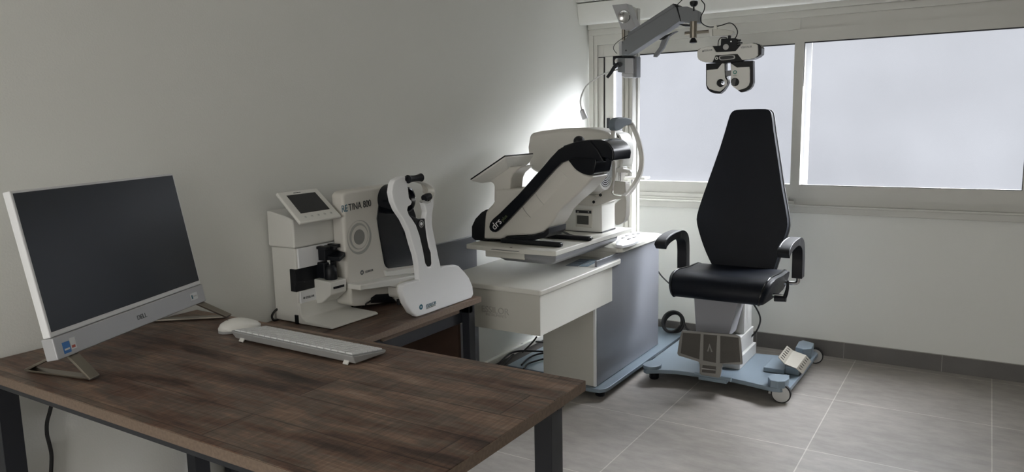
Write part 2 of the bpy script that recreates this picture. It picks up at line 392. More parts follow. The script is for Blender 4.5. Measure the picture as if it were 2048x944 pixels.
# stone skirting along the back wall
bb = MB(); xs = [0, .138, .59, 1.038, 1.489, 1.939, 2.39, 2.84, 3.29, RX]
for a, b in zip(xs, xs[1:]): bb.box((a+.0012, -.011, 0), (b-.0012, 0, .083))
bo = struct('baseboard_back', bb, BASEM)
g = MB(); g.box((0, -.009, .001), (RX, -.0005, .0845)); g.build('grout', GROUT, bo)
bl = MB(); bl.box((0, -6.4, 0), (.011, -.012, .055)); struct('baseboard_left', bl, BASEM)
tr = MB(); tr.box((0, -2.6, .055), (.022, -.05, .085)); struct('trim_5', tr, TRUNK, bevel=.003)
# unseen ceiling panel, added to brighten the room
cl = thing('ceiling_fill_light', 'square ceiling light added for fill, unseen behind the viewer', 'ceiling light', (2.2, -5.2, RZ-.03))
MB().box((1.9, -5.5, RZ-.03), (2.5, -4.9, RZ)).build('housing', WHITE, cl); MB().box((1.93, -5.47, RZ-.034), (2.47, -4.93, RZ-.029)).build('glow_panel', FILL_GLOW, cl)

# ================================================================== DESKS
DZ = .703
desk = thing('office_desk', 'large rustic brown wooden desk with black steel frame in the foreground', 'desk', (.68, -3.07, 0))
dx0, dx1, dy0, dy1 = .004, 1.358, -3.387, -2.761
th = .024
MB().box((dx0, dy0, DZ-th), (dx1, dy1, DZ)).build('tabletop', WOOD, desk, bevel=.0012, seg=1)
eb = MB(); e = .0012
eb.box((dx1-.001, dy0+.002, DZ-th+.001), (dx1+e, dy1-.002, DZ-.0012)); eb.box((dx0, dy0-e, DZ-th+.001), (dx1-.001, dy0+.001, DZ-.0012)); eb.box((dx0, dy1-.001, DZ-th+.001), (dx1, dy1+e, DZ-.0012))
eb.build('edge_band', WEDGE, desk)
fr = MB(); z0, z1 = DZ-th-.026, DZ-th
for a, b in (((.03, dy0+.02), (1.33, dy0+.05)), ((.03, dy1-.075), (1.33, dy1-.045)), ((1.285, dy0+.02), (1.325, dy1-.045)), ((.03, dy0+.02), (.07, dy1-.045))): fr.box((a[0], a[1], z0), (b[0], b[1], z1))
fr.build('frame_rail', STEELB, desk, bevel=.002)
for (x, y) in ((1.282, dy1-.095), (1.282, dy0+.02), (.028, dy0+.02), (.028, dy1-.095)):
    MB().box((x, y, .004), (x+.043, y+.05, z1)).build('leg', STEELB, desk, bevel=.002)

RZT = .600
ret = thing('return_desk', 'lower brown wooden side desk against the left wall behind the large desk', 'desk', (.22, -2.25, 0))
rx0, rx1, ry0_, ry1_ = .004, .443, -2.74, -1.836
MB().box((rx0, ry0_, RZT-.022), (rx1, ry1_, RZT)).build('tabletop', WOODY, ret, bevel=.001, seg=1)
eb = MB(); eb.box((rx1-.001, ry0_, RZT-.021), (rx1+e, ry1_, RZT-.001)); eb.box((rx0, ry1_-.001, RZT-.021), (rx1, ry1_+e, RZT-.001)); eb.build('edge_band', WEDGE, ret)
ap = MB(); ap.box((.385, -2.35, .548), (.400, -1.92, .578)); ap.build('apron', WEDGE, ret)
rl = MB(); rl.box((.36, -2.36, .500), (.385, -1.86, .548)); rl.box((.04, -1.885, .54), (.42, -1.86, .578)); rl.box((.355, -2.39, .40), (.395, -2.36, .575)); rl.build('frame_rail', STEELB, ret, bevel=.002)
for (x, y) in ((.385, -1.885), (.02, -1.885), (.385, -2.72), (.02, -2.72)):
    MB().box((x, y, .004), (x+.035, y+.037, .578)).build('leg', STEELB, ret, bevel=.002)
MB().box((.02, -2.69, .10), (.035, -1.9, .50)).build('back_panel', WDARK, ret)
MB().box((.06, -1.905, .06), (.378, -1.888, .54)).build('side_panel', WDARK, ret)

# grey privacy panel leaning at the wall
p1 = ax(955, 471, .03); 
pn = MB(); yb = p1.y
pn.prism([(.006, yb-.48, .10), (.006, yb, .05), (.006, yb+.002, p1.z), (.006, yb-.48, p1.z)], (.016, 0, 0))
po = pn.build('privacy_panel', GREYP, None, bevel=.0015, loc=(.036, yb-.4, .05)); tag(po, 'grey flat panel standing against the left wall behind the side desk', 'panel')
po.location.z = .0 + OFF[po].z

# ================================================================== ALL-IN-ONE COMPUTER
mc = Vector((-.370, .929, 0)).normalized(); mn = Vector((.914, .363, .182)).normalized(); mu = mn.cross(mc).normalized()
if mu.z < 0: mu = -mu
BL = Vector((.332, -3.350, .821)); SW, SH = .56, .315
pc = thing('desktop_computer', 'white all-in-one computer with black screen and silver feet on the large desk', 'computer', (BL.x, BL.y, DZ))
def q(s, t, d=0): return BL+mc*s+mu*t+mn*d
def slab(mb, s0, s1, t0, t1, d0, d1): return mb.loft([[q(s0, t0, d), q(s1, t0, d), q(s1, t1, d), q(s0, t1, d)] for d in (d0, d1)])
slab(MB(), -.007, SW+.006, -.012, SH+.006, -.020, .0).build('housing', PURE, pc, bevel=.003)
slab(MB(), 0, SW, 0, SH, -.001, .0008).build('screen', SCREEN, pc)
ch = slab(MB(), -.006, SW+.006, -.064, -.0125, -.028, .004).build('chin', SILV, pc, bevel=.003)
slab(MB(), .12, SW-.12, -.05, SH*.5, -.055, -.02).build('rear_cover', WHITE, pc, bevel=.012)
text('DELL', .036, q(SW/2-.012, -.044, .0042), mc, mu, TEXTG, ch)
for s0, s1, t0, t1, mt in ((.015, .036, -.056, -.030, STICKB), (.038, .054, -.052, -.026, STICKW), (.498, .530, -.048, -.028, STICKW)):
    slab(MB(), s0, s1, t0, t1, .0035, .0047).build('sticker', mt, ch)
slab(MB(), .018, .033, -.049, -.045, .0045, .0051).build('sticker_print', TEXTW, ch); slab(MB(), .040, .050, -.049, -.043, .0045, .0051).build('sticker_print', STICKR, ch)
slab(MB(), .502, .507, -.044, -.033, .0045, .0051).build('sticker_print', TEXTB, ch); slab(MB(), .511, .526, -.040, -.036, .0045, .0051).build('sticker_print', LGREY, ch)
nh = Vector((mn.x, mn.y, 0)).normalized()
def fpt(s, n, z): p = BL+mc*s+nh*n; return Vector((p.x, p.y, z))
for sg_ in (0, 1):
    sf, sr, sa = (.030, .066, .048) if not sg_ else (.585, .515, .535)
    wd = mc
    apex = fpt(sa, -.005, DZ+.064); F_ = fpt(sf, .072, DZ+.006); R_ = fpt(sr, -.135, DZ+.006)
    f = MB(); f.sweep([apex+nh*-.002, F_], wd, .030, .006, 0); f.sweep([apex, R_], wd, .024, .006, 0); f.sweep([R_, F_], wd, .024, .005, 0)
    f.build('stand_foot', STEEL if not sg_ else STEEL, pc, bevel=.0012, seg=2)

# ================================================================== KEYBOARD and MOUSE
K00 = az(460.6, 661, DZ+.030); K10 = az(705, 711.5, DZ+.030); K11 = az(782, 700.5, DZ+.014)
kx = (K10-K00); KW = kx.length; kx.normalize(); ky = Vector((-kx.y, kx.x, 0)); KD = (K11-K10).dot(ky)
kb = thing('keyboard', 'light grey computer keyboard with back feet folded out on the large desk', 'keyboard', (K00.x+kx.x*KW/2, K00.y, DZ))
def kp(s, d, h=0):      # s along the long side, d depth, h above the key deck
    zz = DZ+.030-(.016)*d/KD
    p = K00+kx*s+ky*d; return Vector((p.x, p.y, zz+h))
bd = MB(); bd.loft([[kp(0, 0, -.002), kp(KW, 0, -.002), kp(KW, KD, -.002), kp(0, KD, -.002)], [kp(.004, .012, -.022), kp(KW-.004, .012, -.022), kp(KW-.004, KD-.004, -.010), kp(.004, KD-.004, -.010)]])
bd.build('body', KBD, kb, bevel=.003)
MB().loft([[kp(.002, .002, .0), kp(KW-.002, .002, .0), kp(KW-.002, KD-.002, .0), kp(.002, KD-.002, .0)], [kp(.002, .002, -.003), kp(KW-.002, .002, -.003), kp(KW-.002, KD-.002, -.003), kp(.002, KD-.002, -.003)]]).build('deck', mat('key_well_grey', (.27, .275, .28), .5), kb, bevel=.001)
nk = 0
cols = 18; rows = 6; mw = .007; pw = (KW-2*mw)/cols; pd = (KD-.012)/rows
for r in range(rows):
    c = 0
    while c < cols:
        w = 1
        if r == 5 and c == 5: w = 5
        if r in (3, 4) and c in (0,): w = 2
        if r in (1, 2) and c == 12: w = 2
        s0 = mw+c*pw+.0012; s1 = mw+(c+w)*pw-.0012; d0 = .006+r*pd+.0012; d1 = .006+(r+1)*pd-.0012
        if nk < 100:
            kk = MB().loft([[kp(s0, d0), kp(s1, d0), kp(s1, d1), kp(s0, d1)], [kp(s0+.001, d0+.001, .0032), kp(s1-.001, d0+.001, .0032), kp(s1-.001, d1-.001, .0032), kp(s0+.001, d1-.001, .0032)]])
            kk.build('key', KEYG, kb); nk += 1
        c += w
for s in (.035, KW-.03):
    a = kp(s, .012, -.016); b = kp(s, .004, 0); b.z = DZ+.003
    MB().sweep([a, b], kx, .016, .004, 0).build('folding_foot', WHITE, kb, bevel=.001)
MB().box((kp(.03, KD-.006).x, kp(.03, KD-.006).y-.004, DZ+.0006), (kp(.05, KD-.006).x, kp(.05, KD-.006).y, DZ+.006)).build('rubber_foot', RUBBER, kb)

mo_a = az(437, 668, DZ); mo_b = az(522, 655, DZ); md = (mo_b-mo_a); ML = md.length; md.normalize(); mw_ = Vector((-md.y, md.x, 0))
ms = thing('computer_mouse', 'light grey wireless mouse beside the left end of the keyboard', 'mouse', ((mo_a.x+mo_b.x)/2, (mo_a.y+mo_b.y)/2, DZ))
rings = []; rings_b = []
for i in range(15):
    f = i/14; hw = .030*math.sqrt(max(.02, 1-abs(2*f-1)**3.2)); hh = .036*math.sin(PI*min(1, (.12+.83*f)))**.8*(1 if i else .5)
    hh = .012+.026*math.sin(PI*(.08+.86*f)**.85); cc = mo_a+md*(ML*f)
    if i in (0, 14): hw *= .55; hh *= .75
    rings.append([cc+mw_*hw*math.cos(a)+Z*(.009+(hh-.009)*math.sin(a)**.75) for a in [PI*k/12 for k in range(13)]]+[cc+mw_*(-hw*.92)+Z*.008, cc+mw_*(hw*.92)+Z*.008])
    rings_b.append([cc+mw_*hw*.97+Z*.009, cc-mw_*hw*.97+Z*.009, cc-mw_*hw*.85+Z*.001, cc+mw_*hw*.85+Z*.001])
MB().loft(rings).build('shell', WHITE, ms, ang=60); MB().loft(rings_b).build('underside', KBD, ms, ang=50)
c = mo_a+md*.028+Z*.027; MB().cyl(c-mw_*.003, c+mw_*.003, .008, n=16).build('scroll_wheel', KBD, ms)

# ================================================================== LENS METER
lm = thing('lens_meter', 'tall white lens meter with tilted small screen on the side desk', 'lens meter', (.1, -2.36, RZT))
yN = -2.468; yF = -2.250; fx = .132; bx = .012
# body: lower column, upper head
b1 = MB(); b1.box((bx, yN+.004, RZT+.004), (fx-.004, yF-.002, .861)); b1.build('column', WHITE, lm, bevel=.004)
zc = .862
hd = MB(); hd.prism([(bx-.004, yN-.004, zc), (fx+.004, yN-.004, zc), (fx+.004, yN-.004, .958), (fx-.02, yN-.004, .966), (bx-.004, yN-.004, .985)], (0, yF-yN+.008, 0)); hd.build('head', WHITE, lm, bevel=.006)
# front fascia panels (facing the room)
fp = MB(); fp.box((fx-.006, yN+.012, .791), (fx+.003, yF-.004, .860)); fp.build('upper_fascia', PURE, lm, bevel=.002)
sl = MB(); sl.box((fx-.01, yN-.002, .713), (fx-.002, yF+.002, .790)); sl.box((bx+.09, yN-.002, .713), (fx-.01, yN+.006, .790)); sl.build('dark_recess', BLACK, lm, bevel=.002)
lf = MB(); lf.box((fx-.006, yN+.012, .648), (fx+.002, yN+.092, .712)); lo = lf.build('lower_fascia', PURE, lm, bevel=.002)
text('ESSILOR', .038, (fx+.0022, yN+.034, .684), Y, Z, TEXTG, lo)
annulus(MB(), (fx+.0022, yN+.026, .688), X, .0015, .004, .0006, 12).build('emblem', TEXTG, lo)
# lens table drawer block
dr = MB(); a = ax(627, 563, .13); 
dr.prism([(fx-.02, yN+.08, .744), (fx-.02, yN+.08, .652), (fx+.03, yN+.08, .662), (.205, yN+.08, .694), (.207, yN+.08, .738)], (0, .076, 0)); do = dr.build('lens_table', WHITE, lm, bevel=.004)
MB().box((.2060, yN+.093, .712), (.2085, yN+.143, .720)).build('slot', BLACK, do)
cy = MB(); cy.lathe((.172, yN+.118, .738), Z, [(0, .020), (.004, .022), (.035, .022), (.045, .016), (.052, .012)]); cy.build('lens_support', BLACK, lm); MB().box((fx-.008, yF-.125, .745), (fx+.035, yF-.064, .800)).build('support_block', BLACK, lm, bevel=.004)
# lens holder arms
cl_ = MB(); hz = .828
cl_.box((fx, yN+.100, hz-.022), (fx+.035, yN+.158, hz+.022)); cl_.box((fx+.005, yN+.09, hz+.018), (fx+.05, yN+.112, hz+.028)); cl_.box((fx+.005, yN+.125, hz+.014), (fx+.055, yN+.140, hz+.026)); cl_.box((fx+.005, yN+.142, hz+.018), (fx+.05, yN+.160, hz+.030))
cl_.prism([(fx+.02, yN+.11, hz-.020), (fx+.085, yN+.118, hz-.024), (fx+.075, yN+.158, hz-.012), (fx+.02, yN+.156, hz-.004)], (0, 0, .014))
cl_.build('lens_clamp', BLACK, lm, bevel=.002)
MB().cyl((fx+.03, yN+.12, hz-.050), (fx+.03, yN+.12, hz-.022), .006).build('clamp_pin', CHROME, lm)
# bent white base skirt
sk = MB(); ysk = yN+.005; wsk = .222
path = [(fx+.004, 0, .650), (fx+.006, 0, .63), (fx+.008, 0, .628), (fx+.012, 0, .615), (fx+.03, 0, .609), (.276, 0, .608)]
sk.prism([(fx-.008, ysk, .672), (fx+.004, ysk, .672), (fx+.006, ysk, .634), (fx+.012, ysk, .622), (fx+.026, ysk, .615), (.272, ysk, .612), (.282, ysk, .608), (.282, ysk, .602), (fx-.008, ysk, .602)], (0, wsk, 0)); sk.build('base_skirt', WHITE, lm, bevel=.004)
MB().box((fx-.02, yN-.001, .603), (fx-.006, yN+.004, .632)).build('rear_socket', BLACK, lm)
# tilted display
T0 = on(606, 447, (.19, -2.5, .95), (1, 0, 0)); 
tl, tr_, trr, tll = ax(601, 446, .205), ax(684, 432, .205), None, None
TLb = ax(552.5, 385, .095); TRb = ax(633.5, 375.5, .095)
A_, B_, C_, D_ = tl, tr_, TRb, TLb
nrm = (B_-A_).cross(D_-A_).normalized(); nrm = nrm if nrm.x > 0 else -nrm
dsp = MB().loft([[A_, B_, C_, D_], [v-nrm*.012 for v in (A_, B_, C_, D_)]]); dso = dsp.build('display', WHITE, lm, bevel=.005)
def tp(u, v): return A_.lerp(B_, u).lerp(D_.lerp(C_, u), v)
scr = [tp(.16, .27), tp(.86, .27), tp(.86, .86), tp(.16, .86)]
MB().prism([p+nrm*.0002 for p in scr], nrm*.001).build('small_screen', SMSCR, dso)
for i in range(5):
    p = tp(.20+.155*i, .15); annulus(MB(), p+nrm*.0002, nrm, .0035, .0048, .0004, 16).build('touch_button', LGREY, dso)
    MB().cyl(p+nrm*.0002, p+nrm*.0008, .0014, n=8).build('touch_button_mark', TEXTG, dso)
text('SHIN-NIPPON', .030, tp(.36, .905), B_-A_, D_-A_, TEXTG, dso)
bk = MB(); bk.loft([[v-nrm*.0115 for v in (tp(.03, .03), tp(.97, .03), tp(.97, .97), tp(.03, .97))], [v-nrm*.020 for v in (tp(.08, .08), tp(.92, .08), tp(.92, .9), tp(.08, .9))]]); bk.build('display_back', BLACK, lm, bevel=.003)
MB().box((.10, -2.43, .950), (.165, -2.31, .968)).build('display_mount', BLACK, lm, bevel=.003)
cb = MB().tube([ax(556, 640, .02), ax(547, 640, .02), ax(544, 632, .02), ax(550, 622, .02), ax(558, 616, .02)], .004).clampz(RZT+.001); cb.build('power_cable', RUBBER, lm)
# ================================================================== RETINAL CAMERA (side desk)
rc = thing('retinal_camera', 'white retinal camera with grey ring emblem and black front on the side desk', 'eye camera', (.25, -2.1, RZT))
XB = .20
body_px = [(685, 390), (691, 384), (701, 381), (740, 374.5), (784, 369.5), (800, 373), (822, 392), (834, 430), (840, 500), (838, 546), (765, 561), (693, 572), (688, 545), (685.5, 470)]
body = px_x(MB(), body_px, XB, .060).clampy(-2.302).build('body', CREAM, rc, bevel=.012, seg=4)
px_x(MB(), [(712, 386), (740, 380), (784, 374.5), (798, 378), (818, 396), (832, 440), (834, 540), (765, 556), (712, 566)], XB-.055, .11).build('rear_body', CREAM, rc, bevel=.014, seg=4)
bp_px = [(784, 371.5), (768, 382), (758.5, 406), (754.5, 437), (760, 473), (769.5, 527), (773, 534), (778, 537), (832, 530), (838, 500), (832, 430), (818, 390), (800, 374)]
blk = px_x(MB(), bp_px, XB+.0035, .010).build('front_panel', GLOSSB, rc, bevel=.003)
px_x(MB(), [(769, 540), (775, 543), (836, 534), (836, 546), (772, 553)], XB+.006, .015).build('front_rim', WHITE, rc, bevel=.002)
rt = ax(742, 412, XB)-ax(684, 425, XB); wt_ = ax(742.5, 412, XB).y-ax(684, 424, XB).y
text('RE', wt_*.19, ax(684, 425, XB+.0005), rt, Z, TEXTB, body, hscale=1.25)
text('TINA 800', wt_*.77, ax(684, 425, XB+.0005)+rt.normalized()*wt_*.225, rt, Z, TEXTD, body, hscale=1.25)
ec = ax(719, 474.5, XB)
crescent(MB(), ec, X, .061, .0555, Vector((0, -.004, .004))).build('emblem_ring', LOGOG, body)
crescent(MB(), ec+Vector((0, -.003, .004)), X, .047, .0415, Vector((0, .004, -.003))).build('emblem_ring', LOGOG, body)
MB().cyl(ax(718.5, 474, XB), ax(718.5, 474, XB)+X*.0009, .027, n=36).build('emblem_disc', LOGOD, body)
text('ESSILOR', .040, ax(731, 546, XB+.0004), ax(745, 541, XB)-ax(731, 545, XB), Z, TEXTG, body)
annulus(MB(), ax(724, 545, XB), X, .004, .0085, .0008, 20).build('emblem_mark', TEXTG, body)
ls = MB(); c = ax(814.5, 464, XB+.0035); ls.lathe(c, X, [(0, .019), (.004, .019), (.006, .016), (.003, .012), (.002, .001)]); lso = ls.build('objective_lens', LENS, rc)
annulus(MB(), c+X*.004, X, .010, .0125, .003, 30, -.9, 1.2).build('lens_ring', CHROME, lso)
# tinted eye piece behind the mask
ep = MB(); c = ax(817, 400, .30); ep.lathe(c-X*.10, X, [(0, .055), (.07, .052), (.095, .047), (.098, .040), (.085, .034), (.080, .001)]); ep.build('eyepiece', GLOSSB, rc)
# chassis
ch1 = px_x(MB(), [(680, 580), (740, 571), (790, 563), (830, 556), (834, 562), (830, 590), (812, 604), (760, 608), (712, 613), (697, 611), (688, 600)], .215, .075).clampz(RZT+.004).clampy(-2.302); cho = ch1.build('chassis', CREAM, rc, bevel=.008)
px_x(MB(), [(742, 596), (752, 589), (778, 587), (792, 603), (790, 605), (742, 606)], .2165, .004).build('port_recess', BLACK, cho)
MB().tube([ax(747, 598, .225), ax(738, 604, .225), ax(733, 607, .225), az(726, 614, RZT+.005)], .003).build('cable', RUBBER, rc)
for (a, b_) in ((700, 612), (800, 606)):
    p = az(a, b_+3, RZT); MB().cyl((p.x, p.y, RZT+.0006), (p.x, p.y, RZT+.02), .012).build('rubber_foot', RUBBER, rc)
dk = MB(); px_x(MB(), [(703, 575), (800, 556), (838, 549), (838, 600), (812, 606), (803, 590), (797, 577), (780, 573), (704, 586)], .262, .10).clampz(RZT+.004).clampy(-2.302).build('chassis_rim', WHITE, rc, bevel=.004); dk.box((.10, -2.11, .63), (.420, -1.96, .690)); dk.build('deck', CREAM, rc, bevel=.012, seg=4)
# mask: plate, arms, face ring
XM = .428
plate_px = [(806, 572), (812, 567), (839, 560), (837, 537), (833, 512), (826, 490), (819, 464), (807.5, 440), (794, 420), (787, 403), (783.5, 385), (786, 368), (790, 360), (801, 354), (811, 352), (814, 362), (817, 377), (819, 396), (825, 403), (823, 410), (817, 413), (815.5, 420), (819, 430), (824, 436), (833, 450), (840, 470), (847, 500), (851.5, 526), (856, 533.5), (862, 533), (864.5, 528), (863, 505), (859, 495), (855, 475), (852.4, 455), (851, 437), (853, 424), (850, 411), (847, 405), (856, 406), (861, 400), (868.6, 391.5), (868, 410), (865, 430), (865, 450), (868, 465), (873, 490), (878, 515), (883, 536), (889, 532.5), (912, 530), (918, 532), (930, 544), (939, 556), (945.5, 572), (947.5, 588), (944, 601), (936, 608), (880, 624), (842, 635), (834, 634), (824, 625), (812, 606), (805, 585)]
mo = px_x(MB(), plate_px, XM, .024).clampz(RZT+.0006).build('face_mask', PURE, rc, bevel=.005, seg=3)
px_x(MB(), [(802, 573), (808, 567), (814, 569), (820, 590), (832, 622), (842, 636), (834, 636), (822, 627), (810, 607), (803, 588)], XM-.010, .022).clampz(RZT+.0006).build('plate_back', WHITE, rc, bevel=.004)
strip = [(819, 430), (824, 436), (833, 450), (840, 470), (847, 500), (851.5, 526), (856, 534), (862, 534), (864.5, 528), (863, 505), (859, 495), (855, 475), (852.4, 455), (851, 437), (846, 437), (838, 438), (828, 434)]
px_x(MB(), strip, XM-.004, .012).build('mask_strip', GLOSSB, rc, bevel=.002)
ln = MB(); c = ax(841, 447.5, XM-.004); ln.lathe(c, X, [(0, .014), (.003, .014), (.004, .0115), (.002, .009), (.0025, .001)]); lno = ln.build('front_sensor', LENS, rc)
annulus(MB(), c+X*.002, X, .0105, .0125, .0025, 24).build('sensor_ring', CHROME, lno); MB().cyl(c+X*.003, c+X*.005, .0055, n=20).build('sensor_light', PURE, lno)
ring = MB()
arc = [ax(811, 359, XM-.012), ax(826, 361, XM-.014), ax(842, 364, XM-.018), ax(855, 371, XM-.022), ax(861, 380, XM-.022), ax(860, 390, XM-.016), ax(852, 400, XM-.012)]
ring.sweep(arc, X, lambda f: .045-.01*math.sin(PI*f), .006); ring.build('face_ring', WHITE, rc, bevel=.002)
sh = px_x(MB(), sm2([(843, 364), (852, 366), (860, 374), (866, 379), (866, 386), (861, 389), (849, 386), (848, 376)], 3), XM-.030, .008); sh.build('cheek_shield', CREAM, rc, bevel=.002)
fpd = MB(); a, b_ = ax(816, 358.5, XM+.004), ax(842, 355, XM+.004)
fpd.tube([a, a.lerp(b_, .33)+Z*-.0, a.lerp(b_, .66), b_], lambda f: .0105+.004*abs(2*f-1)**2, n=16); fpd.build('forehead_pad', BLACK, rc)
MB().cyl(ax(810, 357, XM-.006), ax(814, 358, XM+.002), .008).build('pad_mount', STEELB, rc)
cp = MB(); a, b_ = ax(848, 397, XM+.004), ax(859, 393, XM+.004); cp.tube([a, a.lerp(b_, .5)+Z*.002, b_], .0125, n=16); cp.build('chin_pad', BLACK, rc)
cb_ = MB(); cb_.sweep([ax(844, 402, XM), ax(850, 405, XM), ax(857, 402, XM)], X, .02, .007); cb_.build('chin_bracket', CHROME, rc)
text('ESSILOR', .055, ax(853, 615, XM+.0003), ax(870, 608, XM)-ax(850, 616, XM), Z, TEXTB, mo)
annulus(MB(), ax(842, 614, XM), X, .0035, .0095, .0008, 24).build('emblem_mark', TEXTB, mo)
text('INSTRUMENTS', .052, ax(853, 618.5, XM+.0003), ax(870, 611.5, XM)-ax(850, 619.5, XM), Z, LOGOG, mo)

# ================================================================== REFRACTION UNIT
un = thing('refraction_unit', 'cream and grey ophthalmic refraction cabinet with mast and overhead arm in the corner', 'refraction unit', (.4, -.9, 0))
bpz0, bpz1 = .034, .052
pl = MB(); pts = [(.075, -1.09), (.30, -1.10), (.30, -1.185), (.60, -1.195), (.635, -1.188), (.655, -1.165), (.66, -1.13), (.66, -.05), (.075, -.05)]
pl.prism([(a, b_, bpz0) for a, b_ in pts], (0, 0, bpz1-bpz0)); plo = pl.build('base_plate', BLUE, un, bevel=.003)
for x, y in ((.61, -1.125), (.61, -.5), (.12, -1.05), (.12, -.5)):
    MB().lathe((x, y, 0), Z, [(0, .020), (.006, .024), (.028, .024), (.034, .014)]).build('foot', BLACK, un)
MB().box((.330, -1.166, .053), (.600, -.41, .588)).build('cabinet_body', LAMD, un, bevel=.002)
MB().box((.5965, -1.170, .053), (.6085, -1.158, .590)).build('corner_trim', PURE, un, bevel=.002)
MB().box((.599, -1.157, .055), (.610, -.400, .640)).build('side_panel', GREYP, un, bevel=.001)
dbx = MB(); dbx.box((.118, -1.674, .423), (.6135, -1.000, .589)); dbo = dbx.build('drawer_box', LAM, un, bevel=.002)
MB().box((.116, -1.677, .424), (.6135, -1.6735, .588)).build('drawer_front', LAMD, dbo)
e1 = ay(964, 620, -1.677); e2 = ay(1018, 628, -1.677)
text('ESSILOR', e2.x-e1.x, (e1.x, -1.6772, e1.z-.006), X, Z, EMBOSS, dbo, depth=.0015)
text('INSTRUMENTS', (e2.x-e1.x)*.75, (e1.x+.02, -1.6772, e1.z-.020), X, Z, EMBOSS, dbo, depth=.0008)
wt = MB(); wt.prism([(.10, -1.690, .590), (.622, -1.690, .590), (.626, -1.68, .590), (.626, -.935, .590), (.614, -.905, .590), (.10, -.905, .590)], (0, 0, .022)); wt.build('worktop', LAM, un, bevel=.005, seg=3)
ct = MB(); ct.prism([(.10, -.935, .642), (.61, -.935, .642), (.63, -.915, .642), (.634, -.41, .642), (.60, -.385, .642), (.10, -.385, .642)], (0, 0, .022)); ct.build('cabinet_top', LAM, un, bevel=.005, seg=3)
MB().box((.12, -.93, .588), (.600, -.40, .642)).build('upper_carcass', LAM, un)
# keypad on the cabinet top
kpx = [(1231.7, 482), (1262, 468), (1281.5, 465), (1282.6, 476), (1266.7, 485.5), (1244.4, 491), (1231.7, 489)]
kz = .680
kpad = MB(); kpad.prism([az(a, b_, kz) for a, b_ in kpx], (0, 0, -(kz-.664))); ko = kpad.build('control_panel', PURE, un, bevel=.004)
for a, b_ in ((1246.6, 475.5), (1258, 477.7), (1267.8, 468), (1277, 466.5), (1269, 474), (1254, 471)):
    p = az(a, b_, kz+.0015); MB().box(p-Vector((.006, .014, .002)), p+Vector((.006, .014, .001))).build('push_button', SMSCR, ko, bevel=.001)
# mast
ms_ = MB(); mx0, mx1, my0, my1 = .409, .468, -.432, -.330; mtop = 1.845
ms_.box((mx0, my0, .3), (mx0+.010, my1, mtop)); ms_.box((mx0+.010, my0+.008, .3), (mx1-.012, my1-.008, mtop)); ms_.box((mx1-.012, my0, .3), (mx1, my0+.030, mtop)); ms_.box((mx1-.012, my0+.030, .3), (mx1-.006, my1-.030, mtop)); ms_.box((mx1-.012, my1-.030, .3), (mx1, my1, mtop))
ms_.box((mx0+.018, my0, .3), (mx0+.036, my0+.01, mtop)); mso = ms_.build('mast', ALU, un, bevel=.0015)
shf = MB(); a = ay(1252, 355, -.45); b_ = ay(1296, 355, -.45); shf.box((a.x-.03, -.50, a.z-.006), (b_.x, -.42, a.z+.006)); shf.build('mast_shelf', WHITE, un, bevel=.003)
sb_ = MB(); a = ay(1258, 366, -.45); sb_.box((a.x, -.47, a.z-.02), (a.x+.02, -.44, a.z+.02)); sb_.build('shelf_bracket', WHITE, un)
# overhead lamp
YL = -.50
lf_ = [(1224, 10.3), (1253, 7.2), (1271, 53.7), (1262, 60.6), (1242.5, 58.5)]
lh = px_y(MB(), lf_, YL, .075).build('overhead_lamp', SILV, un, bevel=.002)
c = ay(1248, 33.5, YL-.004); nd = Vector((.10, -1, -.22)).normalized()
MB().lathe(c+nd*-.010, nd, [(0, .034), (.012, .034), (.016, .030), (.012, .025)]).build('lamp_ring', CHROME, lh)
MB().lathe(c+nd*-.004, nd, [(0, .0245), (.006, .0245), (.002, .012), (.0022, .001)]).build('lamp_reflector', LAMPR, lh)
a = ay(1247, 62, YL+.01); MB().cyl(ay(1247, 58, YL+.01), ay(1247, 80, YL+.01), .009).build('lamp_pin', STEEL, un)
# arm
YA = -.55
ap_ = [(1243, 88), (1255, 71.6), (1255.6, 66), (1345, 7.6), (1352, 13), (1361, 41), (1257, 110), (1243, 109.5)]
ar = px_y(MB(), ap_, YA, .072).build('arm_beam', GREYM, un, bevel=.003)
px_y(MB(), [(1257, 71.5), (1256.5, 67), (1345.5, 8.6), (1348, 14)], YA-.004, .004).build('beam_flange', GREYM, ar, bevel=.001)
px_y(MB(), [(1237.5, 83), (1244, 82), (1244, 111), (1237.5, 110)], YA+.005, .07).build('arm_bracket', SILV, un, bevel=.002)
MB().cyl(ay(1252, 101, YA-.003), ay(1252, 101, YA+.001), .004).build('screw', STEELB, ar)
px_y(MB(), [(1345, 7), (1352, 8), (1358, 13), (1363, 43), (1361, 43), (1352, 14)], YA-.002, .074).build('beam_gasket', BLACK, un)
YK = -.575
kn = px_y(MB(), [(1355, 13.5), (1374, 12.8), (1385.6, 17), (1396, 22), (1396.7, 45.5), (1378.6, 46), (1362, 43)], YK, .055).build('arm_knuckle', GREYM, un, bevel=.004)
px_y(MB(), [(1357, 48), (1379, 48.5), (1379, 52.5), (1366, 52)], YK+.01, .04).build('lower_link', BLACK, un)
Yc = -.60
a = ay(1387, 45, Yc+.02); b_ = ay(1387, 76, Yc+.02)
MB().cyl((a.x, Yc+.02, a.z+.005), (a.x, Yc+.02, b_.z), .0165).build('vertical_sleeve', STEEL, un)
t0 = ay(1387.5, 7, Yc+.02); kz_ = MB(); kz_.lathe((a.x, Yc+.02, t0.z-.014), Z, [(0, .010), (.006, .016), (.012, .019), (.022, .019), (.026, .012)]); kz_.cyl((a.x, Yc+.02, t0.z-.035), (a.x, Yc+.02, t0.z-.010), .004); kz_.build('top_knob', BLACK, un)
MB().lathe((a.x, Yc+.02, b_.z), -Z, [(0, .008), (.006, .012), (.014, .017), (.022, .018), (.024, .012)]).build('bottom_knob', BLACK, un)
